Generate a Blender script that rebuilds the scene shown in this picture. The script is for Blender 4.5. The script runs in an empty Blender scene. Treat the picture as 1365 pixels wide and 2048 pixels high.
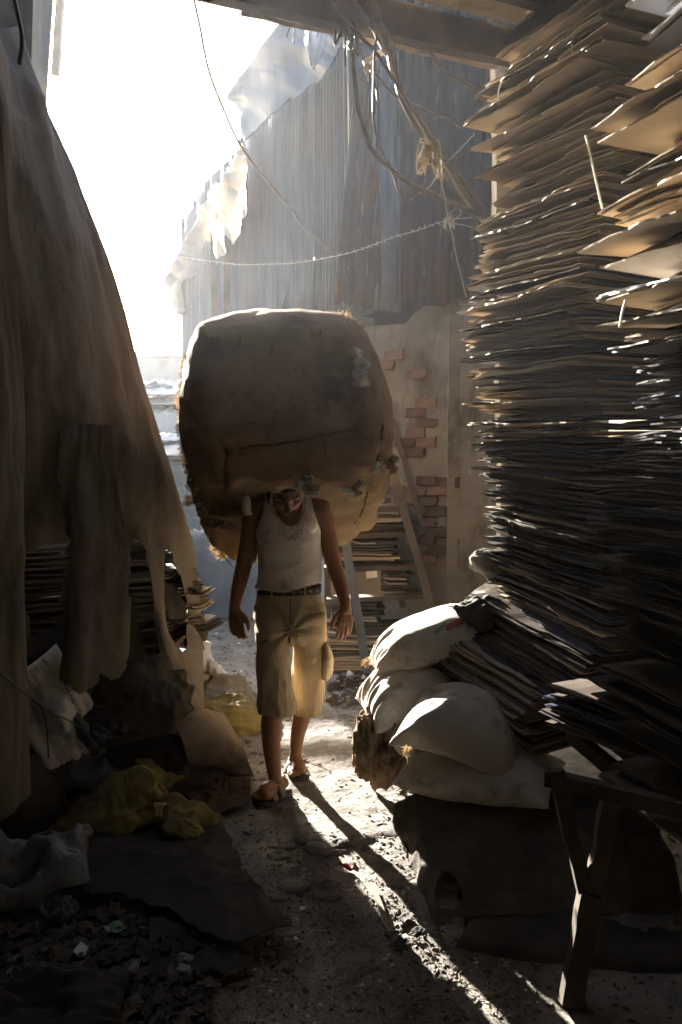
import bpy, bmesh, math, random
import numpy as np
from mathutils import Vector, Matrix, Euler
from mathutils.bvhtree import BVHTree

random.seed(7)
R = math.radians
SC = bpy.context.scene
COL = SC.collection

# ------------------------------------------------------------------ camera
FPX = 1700.0                       # focal length in pixels of the 1365 x 2048 photograph
PITCH = R(5.0)
EYE = Vector((0, 0, 1.65))
cam_d = bpy.data.cameras.new('camera')
cam = bpy.data.objects.new('camera', cam_d)
COL.objects.link(cam)
cam.location = EYE
cam.rotation_euler = (R(90) - PITCH, 0, 0)
cam_d.sensor_fit = 'VERTICAL'
cam_d.sensor_height = 36.0
cam_d.lens = FPX / 2048 * 36.0
cam_d.clip_start = 0.05
cam_d.clip_end = 500
SC.camera = cam

# ------------------------------------------------------------------ sky and sun
SUN_EL, SUN_AZ = R(16.0), R(22.8)          # azimuth: degrees left of straight ahead
w = bpy.data.worlds.new('World')
SC.world = w
w.use_nodes = True
nt = w.node_tree
sky = nt.nodes.new('ShaderNodeTexSky')
sky.sky_type = 'NISHITA'
sky.sun_disc = False
sky.sun_elevation = SUN_EL
sky.sun_rotation = -SUN_AZ
sky.air_density = 1.0
sky.dust_density = 3.0
sky.ozone_density = 1.0
nt.links.new(sky.outputs[0], nt.nodes['Background'].inputs[0])
nt.nodes['Background'].inputs[1].default_value = 0.080
sd = bpy.data.lights.new('sun', 'SUN')
sun = bpy.data.objects.new('sun', sd)
COL.objects.link(sun)
sd.energy = 5.0
sd.angle = R(0.5)
sd.color = (1.0, 0.94, 0.85)
to_sun = Vector((-math.sin(SUN_AZ) * math.cos(SUN_EL), math.cos(SUN_AZ) * math.cos(SUN_EL), math.sin(SUN_EL)))
sun.rotation_euler = to_sun.to_track_quat('Z', 'Y').to_euler()
sun.location = to_sun * 30
SC.view_settings.view_transform = 'Standard'
SC.view_settings.look = 'None'
SC.view_settings.gamma = 1
SC.view_settings.exposure = 3.22
SC.view_settings.use_curve_mapping = False
SC.render.engine = 'CYCLES'
SC.cycles.use_denoising = True
SC.cycles.max_bounces = 10
SC.cycles.diffuse_bounces = 6
SC.cycles.transparent_max_bounces = 12
SC.cycles.volume_bounces = 1
SC.cycles.volume_max_steps = 64
SC.cycles.sample_clamp_indirect = 8

# ------------------------------------------------------------------ pixel <-> place
SP, CP = math.sin(PITCH), math.cos(PITCH)
def at(u, v, Y):
    """point of the photograph's pixel (u, v) at Y metres ahead"""
    x = (u - 682.5) / FPX; y = (1024 - v) / FPX
    t = Y / (CP + y * SP)
    return Vector((x * t, Y, EYE.z + t * (-SP + y * CP)))
def gr(u, v, z=0.0):
    x = (u - 682.5) / FPX; y = (1024 - v) / FPX
    t = (z - EYE.z) / (-SP + y * CP)
    return Vector((x * t, t * (CP + y * SP), z))
def px(P):
    """numpy (n,3) -> pixel u, v"""
    P = np.asarray(P, float)
    d = P - np.array(EYE)
    f = d[..., 1] * CP - d[..., 2] * SP
    up = d[..., 1] * SP + d[..., 2] * CP
    return 682.5 + FPX * d[..., 0] / f, 1024 - FPX * up / f
def inpoly(u, v, poly):
    u = np.asarray(u); v = np.asarray(v)
    c = np.zeros(u.shape, bool)
    n = len(poly)
    for i in range(n):
        x0, y0 = poly[i]; x1, y1 = poly[(i + 1) % n]
        if y0 == y1: continue
        cond = ((y0 > v) != (y1 > v)) & (u < (x1 - x0) * (v - y0) / (y1 - y0) + x0)
        c ^= cond
    return c

# ------------------------------------------------------------------ noise
def _h(ix, iy, iz, seed):
    n = (ix * 73856093) ^ (iy * 19349663) ^ (iz * 83492791) ^ (seed * 2654435)
    n = (n ^ (n >> 13)) * 1274126177
    n = n & 0x7fffffff
    n = (n ^ (n >> 15)) & 0xffff
    return n / 65535.0
def noise(P, f=1.0, seed=0):
    P = np.asarray(P, float) * f
    i = np.floor(P).astype(np.int64); t = P - i
    t = t * t * (3 - 2 * t)
    x, y, z = i[..., 0], i[..., 1], i[..., 2]
    tx, ty, tz = t[..., 0], t[..., 1], t[..., 2]
    def c(a, b, d): return _h(x + a, y + b, z + d, seed)
    r = ((c(0,0,0) * (1-tx) + c(1,0,0) * tx) * (1-ty) + (c(0,1,0) * (1-tx) + c(1,1,0) * tx) * ty) * (1-tz) + \
        ((c(0,0,1) * (1-tx) + c(1,0,1) * tx) * (1-ty) + (c(0,1,1) * (1-tx) + c(1,1,1) * tx) * ty) * tz
    return r * 2 - 1
def fbm(P, f=1.0, seed=0, o=4, g=0.5):
    r = 0; a = 1.0
    for k in range(o):
        r = r + a * noise(P, f * 2.03 ** k, seed + 17 * k); a *= g
    return r
def ridge(P, f=1.0, seed=0, o=3):
    r = 0; a = 1.0
    for k in range(o):
        r = r + a * (1 - 2 * np.abs(noise(P, f * 2.1 ** k, seed + 31 * k))); a *= .5
    return r

# ------------------------------------------------------------------ objects
def obj(name, mesh, mat=None, parent=None, kind=None, smooth=False):
    o = bpy.data.objects.new(name, mesh)
    COL.objects.link(o)
    if mat is not None and not mesh.materials:
        mesh.materials.append(mat)
    if smooth:
        mesh.polygons.foreach_set('use_smooth', [True] * len(mesh.polygons))
    if parent is not None:
        o.parent = parent
        o.location = -Vector(parent.location)      # parents are unrotated empties: world coordinates in the mesh
        if parent.parent is not None or parent.type == 'MESH':
            o.location = (0, 0, 0)
    if kind: o['kind'] = kind
    return o
def mesh_of(name, V, Fc):
    m = bpy.data.meshes.new(name)
    V = [tuple(map(float, v)) for v in V]
    m.from_pydata(V, [], [tuple(int(i) for i in f) for f in Fc])
    m.update()
    return m
def tag(o, label, cat, group=None):
    o['label'] = label; o['category'] = cat
    if group: o['group'] = group
    return o
def thing(name, label, cat, loc=(0, 0, 0), group=None):
    o = bpy.data.objects.new(name, None)
    o.empty_display_size = .1
    COL.objects.link(o); o.location = loc
    return tag(o, label, cat, group)

class MB:
    """collects pieces into one mesh"""
    def __init__(s): s.V = []; s.F = []
    def add(s, V, Fc):
        n = len(s.V); s.V += [tuple(v) for v in V]; s.F += [tuple(i + n for i in f) for f in Fc]
    def box(s, c, size, M=None):
        x, y, z = size[0] / 2, size[1] / 2, size[2] / 2
        V = [Vector((a * x, b * y, d * z)) for a in (-1, 1) for b in (-1, 1) for d in (-1, 1)]
        if M is not None: V = [M @ v for v in V]
        c = Vector(c); V = [v + c for v in V]
        s.add(V, [(0,1,3,2),(4,6,7,5),(0,4,5,1),(2,3,7,6),(0,2,6,4),(1,5,7,3)])
    def bar(s, a, b, w, h, up=Vector((0, 0, 1)), seg=1, wob=0, seed=0):
        a, b = Vector(a), Vector(b); d = (b - a).normalized()
        x = d.cross(up)
        if x.length < 1e-3: x = d.cross(Vector((0, 1, 0)))
        x.normalize(); y = x.cross(d).normalized()
        rr = random.Random(seed); V = []; Fc = []
        for k in range(seg + 1):
            c = a.lerp(b, k / seg)
            jx = rr.uniform(-wob, wob); jy = rr.uniform(-wob, wob)
            for (i, j) in ((-1,-1),(1,-1),(1,1),(-1,1)):
                V.append(c + x * (i * w / 2 + jx) + y * (j * h / 2 + jy))
        for k in range(seg):
            for i in range(4):
                j = (i + 1) % 4
                Fc.append((k*4+i, k*4+j, k*4+4+j, k*4+4+i))
        Fc += [(3,2,1,0), tuple(seg*4+i for i in range(4))]
        s.add(V, Fc)
    def tube(s, pts, r, n=6, cap=True):
        pts = [Vector(p) for p in pts]; N = len(pts)
        if not hasattr(r, '__len__'): r = [r] * N
        V = []; Fc = []; pu = None
        for k in range(N):
            d = (pts[min(k+1, N-1)] - pts[max(k-1, 0)])
            if d.length < 1e-9: d = Vector((0, 0, 1))
            d.normalize()
            if pu is None:
                pu = d.cross(Vector((.3, .5, .8)))
                if pu.length < .1: pu = d.cross(Vector((1, 0, 0)))
            u = (pu - d * pu.dot(d)).normalized(); pu = u; q = d.cross(u)
            for i in range(n):
                a = 2 * math.pi * i / n
                V.append(pts[k] + (u * math.cos(a) + q * math.sin(a)) * r[k])
        for k in range(N - 1):
            for i in range(n):
                j = (i + 1) % n
                Fc.append((k*n+i, k*n+j, k*n+n+j, k*n+n+i))
        if cap:
            Fc += [tuple(range(n-1, -1, -1)), tuple((N-1)*n+i for i in range(n))]
        s.add(V, Fc)
    def build(s, name, mat=None, parent=None, kind=None, smooth=False):
        return obj(name, mesh_of(name, s.V, s.F), mat, parent, kind, smooth)

def catmull(P, n):
    """P (k,3) -> n samples"""
    P = np.array([tuple(p) for p in P], float); k = len(P)
    t = np.linspace(0, k - 1 - 1e-9, n); i = np.floor(t).astype(int); f = (t - i)[:, None]
    if k == 2: return P[0] * (1 - f) + P[1] * f
    Q = np.vstack([2 * P[0] - P[1], P, 2 * P[-1] - P[-2]])
    a, b, c, d = Q[i], Q[i+1], Q[i+2], Q[i+3]
    return .5 * (2*b + (c-a)*f + (2*a-5*b+4*c-d)*f*f + (3*b-a-3*c+d)*f**3)
def catgrid(C, nu, nv):
    """C rows x cols of points -> (nu, nv, 3)"""
    rows = np.array([catmull(r, nv) for r in C])          # R, nv, 3
    out = np.zeros((nu, nv, 3))
    for j in range(nv): out[:, j] = catmull(rows[:, j], nu)
    return out
def gnormals(G):
    du = np.gradient(G, axis=0); dv = np.gradient(G, axis=1)
    n = np.cross(du, dv); l = np.linalg.norm(n, axis=-1, keepdims=True); l[l == 0] = 1
    return n / l
def gfaces(nu, nv, keep=None):
    i, j = np.meshgrid(np.arange(nu - 1), np.arange(nv - 1), indexing='ij')
    a = (i * nv + j).ravel()
    F_ = np.stack([a, a + 1, a + nv + 1, a + nv], 1)
    if keep is not None: F_ = F_[keep.ravel()]
    return F_
def clean_mesh(name, V, Fc):
    used = np.unique(Fc); m = -np.ones(len(V), int); m[used] = np.arange(len(used))
    return mesh_of(name, np.asarray(V)[used], m[Fc])
def cloth(name, C, nu, nv, mat, parent=None, disp=None, holes=(), keep=None, jag=6, th=.004, seed=0, kind=None):
    """C: rows of points (world). disp(G,S,T)->scalar along the normal. holes / keep: pixel polygons"""
    C = [[Vector(p) for p in r] for r in C]
    G = catgrid(C, nu, nv)
    S, T = np.meshgrid(np.linspace(0, 1, nu), np.linspace(0, 1, nv), indexing='ij')
    N = gnormals(G)
    if disp is not None: G = G + N * disp(G, S, T)[..., None]
    cen = (G[:-1, :-1] + G[1:, 1:]) / 2
    u, v = px(cen)
    jn = np.stack([u, v, np.zeros_like(u)], -1)
    u = u + jag * fbm(jn, .05, seed + 5, 4); v = v + jag * fbm(jn, .05, seed + 9, 4)
    k = np.ones(u.shape, bool)
    for h in holes: k &= ~inpoly(u, v, h)
    if keep is not None: k &= inpoly(u, v, keep)
    m = clean_mesh(name, G.reshape(-1, 3), gfaces(nu, nv, k))
    o = obj(name, m, mat, parent, kind, True)
    s = o.modifiers.new('thickness', 'SOLIDIFY'); s.thickness = th; s.offset = 0
    return o
def slab(P, th, s_=None):
    """closed slab from grid P (nu,nv,3), thickness th along -z"""
    nu, nv, _ = P.shape; n = nu * nv
    V = np.vstack([P.reshape(-1, 3), (P - np.array([0, 0, th])).reshape(-1, 3)])
    Fc = [tuple(f) for f in gfaces(nu, nv)] + [tuple(f[::-1] + n) for f in gfaces(nu, nv)]
    ring = [i * nv for i in range(nu)] + [(nu-1) * nv + j for j in range(1, nv)] + \
           [i * nv + nv - 1 for i in range(nu - 2, -1, -1)] + [j for j in range(nv - 2, 0, -1)]
    for a, b in zip(ring, ring[1:] + ring[:1]): Fc.append((a, b, b + n, a + n))
    return V, Fc
def loft(rings, close=True):
    """rings: (k, n, 3) closed loops"""
    k, n, _ = rings.shape
    V = rings.reshape(-1, 3); Fc = []
    for a in range(k - 1):
        for i in range(n):
            j = (i + 1) % n
            Fc.append((a*n+i, a*n+j, a*n+n+j, a*n+n+i))
    if close: Fc += [tuple(range(n-1, -1, -1)), tuple((k-1)*n + i for i in range(n))]
    return V, Fc

# ------------------------------------------------------------------ materials
MATS = {}
def M(name, c1, c2=None, scale=4, rough=.85, bump=.3, bscale=60, stretch=(1, 1, 1), spec=.3, transl=0.0,
      tcol=None, rand=0.0, weave=0.0, wscale=300, spots=None, detail=6, metal=0.0, bdist=.01, bstretch=None,
      stripes=None, alpha=1.0, coat=0.0, sss=0.0, streak=None):
    if name in MATS: return MATS[name]
    m = bpy.data.materials.new(name); m.use_nodes = True
    t = m.node_tree; N = t.nodes; L = t.links
    p = N['Principled BSDF']; out = N['Material Output']
    tc = N.new('ShaderNodeTexCoord'); mp = N.new('ShaderNodeMapping')
    L.new(tc.outputs['Object'], mp.inputs[0]); mp.inputs['Scale'].default_value = stretch
    nz = N.new('ShaderNodeTexNoise'); nz.inputs['Scale'].default_value = scale
    nz.inputs['Detail'].default_value = detail; nz.inputs['Roughness'].default_value = .62
    L.new(mp.outputs[0], nz.inputs[0])
    cr = N.new('ShaderNodeValToRGB'); L.new(nz.outputs[0], cr.inputs[0])
    c2 = c2 or tuple(x * .6 for x in c1)
    cr.color_ramp.elements[0].position = .36; cr.color_ramp.elements[1].position = .64
    cr.color_ramp.elements[0].color = (*c2, 1); cr.color_ramp.elements[1].color = (*c1, 1)
    col = cr.outputs[0]
    def mix(a, b, fac, mode='MIX'):
        x = N.new('ShaderNodeMix'); x.data_type = 'RGBA'; x.blend_type = mode
        if isinstance(fac, float): x.inputs[0].default_value = fac
        else: L.new(fac, x.inputs[0])
        for s, q in ((6, a), (7, b)):
            if isinstance(q, tuple): x.inputs[s].default_value = (*q, 1)
            else: L.new(q, x.inputs[s])
        return x.outputs[2]
    def thr(sock, lo, hi):
        x = N.new('ShaderNodeMapRange'); x.inputs[1].default_value = lo; x.inputs[2].default_value = hi
        L.new(sock, x.inputs[0]); return x.outputs[0]
    if spots:                                     # (colour, scale, lo, hi, stretch)
        for (sc_, ss, lo, hi, st) in spots:
            mm = N.new('ShaderNodeMapping'); mm.inputs['Scale'].default_value = st
            mm.inputs['Location'].default_value = (ss * .37, ss * .11, 3.1)
            L.new(tc.outputs['Object'], mm.inputs[0])
            n2 = N.new('ShaderNodeTexNoise'); n2.inputs['Scale'].default_value = ss; n2.inputs['Detail'].default_value = 8
            n2.inputs['Roughness'].default_value = .7
            L.new(mm.outputs[0], n2.inputs[0])
            col = mix(col, sc_, thr(n2.outputs[0], lo, hi))
    if stripes:                                   # (colour, frequency per metre, axis, width, amount)
        sp = N.new('ShaderNodeSeparateXYZ'); L.new(tc.outputs['Object'], sp.inputs[0])
        ma = N.new('ShaderNodeMath'); ma.operation = 'MULTIPLY'; ma.inputs[1].default_value = stripes[1]
        L.new(sp.outputs[stripes[2]], ma.inputs[0])
        fr = N.new('ShaderNodeMath'); fr.operation = 'FRACT'; L.new(ma.outputs[0], fr.inputs[0])
        lt = N.new('ShaderNodeMath'); lt.operation = 'LESS_THAN'; lt.inputs[1].default_value = stripes[3]
        L.new(fr.outputs[0], lt.inputs[0])
        mu = N.new('ShaderNodeMath'); mu.operation = 'MULTIPLY'; mu.inputs[1].default_value = stripes[4]
        L.new(lt.outputs[0], mu.inputs[0])
        col = mix(col, stripes[0], mu.outputs[0])
    if rand:
        oi = N.new('ShaderNodeObjectInfo')
        rr = N.new('ShaderNodeMapRange'); rr.inputs[3].default_value = 1 - rand; rr.inputs[4].default_value = 1 + rand
        L.new(oi.outputs['Random'], rr.inputs[0])
        hs = N.new('ShaderNodeHueSaturation'); L.new(rr.outputs[0], hs.inputs['Value'])
        L.new(col, hs.inputs['Color']); col = hs.outputs[0]
    L.new(col, p.inputs['Base Color'])
    p.inputs['Roughness'].default_value = rough
    p.inputs['Specular IOR Level'].default_value = spec
    p.inputs['Metallic'].default_value = metal
    p.inputs['Coat Weight'].default_value = coat
    if sss:
        p.inputs['Subsurface Weight'].default_value = sss
        p.inputs['Subsurface Radius'].default_value = (.012, .005, .003); p.inputs['Subsurface Scale'].default_value = 1
    h = None
    if bump:
        mb = N.new('ShaderNodeMapping'); mb.inputs['Scale'].default_value = bstretch or stretch
        L.new(tc.outputs['Object'], mb.inputs[0])
        nb = N.new('ShaderNodeTexNoise'); nb.inputs['Scale'].default_value = bscale; nb.inputs['Detail'].default_value = 6
        nb.inputs['Roughness'].default_value = .65
        L.new(mb.outputs[0], nb.inputs[0]); h = nb.outputs[0]
    if weave:
        ws = []
        for ax in ('X', 'Z', 'Y'):
            wv = N.new('ShaderNodeTexWave'); wv.bands_direction = ax; wv.inputs['Scale'].default_value = wscale / 6.28
            wv.inputs['Distortion'].default_value = 1.5; wv.inputs['Detail'].default_value = 1; wv.inputs['Detail Scale'].default_value = .4
            L.new(tc.outputs['Object'], wv.inputs[0]); ws.append(wv.outputs['Fac'])
        a = N.new('ShaderNodeMath'); a.operation = 'ADD'; L.new(ws[0], a.inputs[0]); L.new(ws[1], a.inputs[1])
        b = N.new('ShaderNodeMath'); b.operation = 'ADD'; L.new(a.outputs[0], b.inputs[0]); L.new(ws[2], b.inputs[1])
        c = N.new('ShaderNodeMath'); c.operation = 'MULTIPLY_ADD'; c.inputs[1].default_value = weave
        L.new(b.outputs[0], c.inputs[0])
        if h is not None: L.new(h, c.inputs[2])
        h = c.outputs[0]
    if h is not None:
        bp = N.new('ShaderNodeBump'); bp.inputs['Strength'].default_value = bump or .3; bp.inputs['Distance'].default_value = bdist
        L.new(h, bp.inputs['Height']); L.new(bp.outputs[0], p.inputs['Normal'])
    sh = p.outputs[0]
    if transl:
        tr = N.new('ShaderNodeBsdfTranslucent')
        if tcol: tr.inputs[0].default_value = (*tcol, 1)
        else: L.new(col, tr.inputs[0])
        mx = N.new('ShaderNodeMixShader'); mx.inputs[0].default_value = transl
        L.new(sh, mx.inputs[1]); L.new(tr.outputs[0], mx.inputs[2]); sh = mx.outputs[0]
    if alpha < 1:
        tp = N.new('ShaderNodeBsdfTransparent')
        mx = N.new('ShaderNodeMixShader'); mx.inputs[0].default_value = alpha
        L.new(tp.outputs[0], mx.inputs[1]); L.new(sh, mx.inputs[2]); sh = mx.outputs[0]
    L.new(sh, out.inputs[0])
    MATS[name] = m
    return m

m_dirt = M('dirt', (.27, .24, .20), (.12, .105, .086), scale=3, rough=.9, bump=.9, bscale=28, bdist=.012,
           spots=[((.36, .33, .28), 34, .58, .66, (1, 1, 1)), ((.10, .086, .07), 5, .54, .66, (1, 1, 1)), ((.17, .135, .10), 60, .60, .66, (1, 1, 1))])
m_plaster = M('plaster', (.235, .21, .165), (.15, .132, .103), scale=2.5, rough=.95, bump=.5, bscale=22, bdist=.01,
              spots=[((.085, .074, .058), 3.2, .50, .64, (1, 1, .5)), ((.42, .40, .34), 7, .64, .70, (2, 2, .7))])
m_plaster_grey = M('plaster_grey', (.24, .25, .25), (.15, .16, .16), scale=2.5, rough=.95, bump=.5, bscale=20)
m_brick = M('brick', (.15, .095, .068), (.10, .07, .052), scale=14, rough=.95, bump=.6, bscale=90, rand=.4, bdist=.004)
m_rust = M('rusty_iron', (.062, .054, .050), (.034, .031, .030), scale=7, rough=.75, bump=.35, bscale=60, stretch=(1.5, 1.5, .35), rand=.25,
           spots=[((.17, .13, .10), 16, .60, .66, (1.6, 1.6, .22)), ((.10, .045, .025), 5, .55, .7, (1, 1, .4))])
m_iron = M('grey_iron', (.095, .108, .125), (.055, .063, .075), scale=6, rough=.62, bump=.25, bscale=50, stretch=(1.5, 1.5, .3), metal=.15, rand=.18,
           spots=[((.085, .075, .07), 9, .56, .70, (1.5, 1.5, .3))])
m_roofiron = M('roof_iron', (.42, .42, .40), (.28, .28, .27), scale=5, rough=.6, bump=.3, bscale=40)
m_tarp = M('canvas_tarp', (.245, .212, .175), (.145, .124, .102), scale=2.2, rough=.9, bump=.6, bscale=30, bstretch=(1, 1, .6), stretch=(1, 1, .4), bdist=.009,
           transl=.05, weave=.08, wscale=900,
           spots=[((.075, .058, .045), 3.0, .52, .66, (1, 1, .35)), ((.33, .27, .18), 34, .66, .70, (1, 1, .12)), ((.16, .09, .045), 12, .62, .70, (1, 1, .2))])
m_tarp_dark = M('dark_tarp', (.085, .073, .06), (.045, .039, .032), scale=5, rough=.88, bump=.8, bscale=28, bdist=.012, weave=.1, wscale=800)
m_cloth_black = M('black_cloth', (.062, .053, .044), (.03, .026, .022), scale=4, rough=.9, bump=.5, bscale=50, bdist=.006)
m_bluegrey = M('bluegrey_sheet', (.10, .115, .13), (.06, .07, .08), scale=3, rough=.8, bump=.5, bscale=30)
m_burlap = M('burlap', (.34, .23, .125), (.21, .14, .078), scale=4.5, rough=.95, bump=.8, bscale=90, bdist=.005, weave=.12, wscale=900,
             transl=.05, spots=[((.105, .07, .042), 2.1, .50, .66, (1, 1, 1)), ((.13, .085, .05), 26, .60, .68, (1, .5, .3))])
m_seam = M('seam_thread', (.17, .115, .065), (.09, .06, .035), scale=30, rough=.95, bump=.5, bscale=200)
m_fibre = M('jute_fibre', (.70, .58, .42), (.55, .44, .30), rough=.8, bump=0, transl=.5)
m_sack = M('woven_sack', (.78, .74, .66), (.62, .57, .49), scale=5, rough=.85, bump=.9, bscale=30, bdist=.009, weave=.12, wscale=700, transl=.04,
           spots=[((.28, .23, .17), 5, .56, .70, (1, 1, 1))])
m_sack_grey = M('grimy_sack', (.30, .27, .22), (.18, .16, .13), scale=5, rough=.88, bump=.45, bscale=110, bdist=.004, weave=.12, wscale=700,
           spots=[((.10, .085, .07), 5, .52, .70, (1, 1, 1))])
m_sack_white = M('white_sack', (.70, .68, .65), (.50, .47, .44), scale=6, rough=.7, bump=.4, bscale=60, bdist=.006,
           spots=[((.16, .13, .11), 6, .56, .72, (1, 1, 1))])
m_yellow = M('yellow_weave', (.30, .24, .085), (.19, .15, .06), scale=6, rough=.75, bump=.5, bscale=70, bdist=.006, transl=.08,
           spots=[((.09, .07, .035), 5, .55, .72, (1, 1, 1))])
m_plastic = M('plastic_sheet', (.17, .20, .245), (.10, .12, .15), scale=3, rough=.5, bump=.6, bscale=4, bdist=.02, spec=.4, transl=.05, stretch=(1, 1, .3))
m_bag_plastic = M('bag_plastic', (.30, .32, .36), (.16, .17, .20), scale=14, rough=.35, bump=.9, bscale=26, bdist=.02, spec=.6, transl=.12)
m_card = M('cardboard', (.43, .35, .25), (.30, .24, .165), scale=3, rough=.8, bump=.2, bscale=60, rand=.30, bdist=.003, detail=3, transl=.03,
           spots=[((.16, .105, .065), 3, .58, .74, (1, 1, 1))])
m_card_dark = M('cardboard_dark', (.075, .054, .038), (.035, .027, .021), scale=4, rough=.5, bump=.2, bscale=60, rand=.5, bdist=.003, spec=.35)  # dark copy of the cardboard, partly standing in for shade on the boxes
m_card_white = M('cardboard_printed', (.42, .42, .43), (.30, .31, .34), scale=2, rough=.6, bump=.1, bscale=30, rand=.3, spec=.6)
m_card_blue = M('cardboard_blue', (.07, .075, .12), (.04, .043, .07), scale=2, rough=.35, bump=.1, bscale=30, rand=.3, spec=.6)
m_wood = M('old_wood', (.095, .074, .052), (.05, .039, .028), scale=5, rough=.85, bump=.5, bscale=40, stretch=(1, 1, 1), rand=.2, bdist=.004)
m_wood_pale = M('pale_wood', (.36, .29, .20), (.22, .17, .12), scale=6, rough=.8, bump=.4, bscale=50, rand=.15)
m_soffit = M('soffit_board', (.40, .33, .235), (.30, .245, .17), scale=1.6, rough=.85, bump=.2, bscale=30, rand=.1,
             spots=[((.13, .10, .07), 2.2, .55, .7, (1, 1, 1))])
m_steelblue = M('painted_steel', (.11, .125, .15), (.07, .075, .09), scale=8, rough=.6, bump=.3, bscale=60)
m_cable = M('cable_rubber', (.11, .10, .09), (.06, .055, .05), scale=20, rough=.45, bump=.1, bscale=80, spec=.5)
m_wire = M('pale_wire', (.30, .28, .25), (.20, .19, .17), scale=20, rough=.4, bump=0, spec=.5)
m_twine = M('twine', (.42, .33, .20), (.30, .23, .14), scale=60, rough=.9, bump=.3, bscale=300)
m_concrete = M('concrete_post', (.46, .42, .35), (.32, .29, .24), scale=6, rough=.95, bump=.6, bscale=40)
m_skin = M('skin', (.30, .145, .072), (.23, .105, .052), scale=6, rough=.48, bump=.12, bscale=220, bdist=.002, spec=.4, sss=.12)
m_hair = M('hair', (.012, .010, .009), (.008, .007, .006), scale=60, rough=.5, bump=.4, bscale=300, bdist=.003)
m_vest = M('vest_cotton', (.82, .76, .70), (.70, .63, .57), scale=7, rough=.95, bump=.25, bscale=420, bdist=.0015, transl=.06,
           spots=[((.30, .23, .19), 7, .54, .72, (1, 1, 1))])
m_shorts = M('striped_shorts', (.68, .54, .34), (.54, .42, .25), scale=8, rough=.92, bump=.3, bscale=300, bdist=.002, transl=.26,
             stripes=((.17, .13, .08), 118, 0, .30, .42), spots=[((.30, .15, .07), 6, .60, .72, (1, 1, .6))])
m_belt = M('belt_leather', (.045, .033, .026), (.028, .021, .017), scale=30, rough=.5, bump=.2, bscale=150, spec=.5)
m_metal = M('metal', (.55, .52, .48), (.4, .38, .35), scale=30, rough=.3, bump=0, metal=1)
m_sandal = M('sandal_leather', (.075, .062, .05), (.04, .034, .028), scale=25, rough=.6, bump=.3, bscale=120)
m_sandal_strap = M('sandal_strap', (.24, .20, .15), (.15, .12, .09), scale=25, rough=.6, bump=.3, bscale=120)
m_eye = M('eye_white', (.28, .24, .20), (.25, .22, .18), rough=.2, bump=0, spec=.5)
m_iris = M('iris', (.02, .012, .008), (.02, .012, .008), rough=.15, bump=0, spec=.6)
m_white = M('white_scrap', (.82, .78, .70), (.66, .62, .56), scale=20, rough=.6, bump=.2, bscale=80, transl=.15)
m_ink = M('ink', (.03, .025, .03), (.02, .02, .02), rough=.7, bump=0)
m_ink_blue = M('ink_blue', (.035, .05, .16), (.03, .04, .12), rough=.7, bump=0)
m_red = M('red_scrap', (.40, .06, .05), (.25, .05, .04), rough=.6, bump=.2, bscale=60)
m_green = M('green_wrapper', (.08, .28, .08), (.30, .33, .28), scale=60, rough=.4, bump=.2, bscale=60)
m_rubble = M('rubble', (.27, .24, .20), (.16, .14, .11), scale=30, rough=.95, bump=.6, bscale=120, rand=.3)
HAZE = .0015
# ================================================================== GROUND
def gz(x, y):
    P = np.stack([np.asarray(x, float), np.asarray(y, float), np.zeros_like(np.asarray(x, float))], -1)
    h = .014 * fbm(P, 1.3, 3, 3) + .0045 * fbm(P, 9, 8, 3) + .002 * ridge(P * np.array([1, 2.2, 1]), 14, 4, 2)
    a_, b_ = gr(640, 1722), gr(735, 1692)
    yl = a_.y + (b_.y - a_.y) * (np.asarray(x, float) - a_.x) / (b_.x - a_.x) + .05 * fbm(P, 6, 30, 3)
    h = h + .011 * np.clip((np.asarray(y, float) - yl) / .012, 0, 1) * (np.asarray(y, float) < 9) * np.clip(1 - np.abs(np.asarray(x, float) - .05) / .6, 0, 1) ** .3
    return h
def axis(lo, hi, step, far):
    a = list(np.arange(lo, hi, step)); s = step; x = a[-1]
    while x < far: s *= 1.25; x += s; a.append(x)
    s = step; x = a[0]; b = []
    while x > -far: s *= 1.25; x -= s; b.append(x)
    return np.array(b[::-1] + a)
gx, gy = axis(-1.8, 1.5, .016, 90), axis(1.9, 8.2, .016, 130)
GX, GY = np.meshgrid(gx, gy, indexing='ij')
GZ = gz(GX, GY) * np.exp(-np.maximum(0, np.abs(GY - 4.5) - 6) / 6)
gm = mesh_of('ground', np.stack([GX, GY, GZ], -1).reshape(-1, 3), gfaces(len(gx), len(gy))[:, ::-1])
ground = obj('ground', gm, m_dirt, None, 'structure', True)

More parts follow.
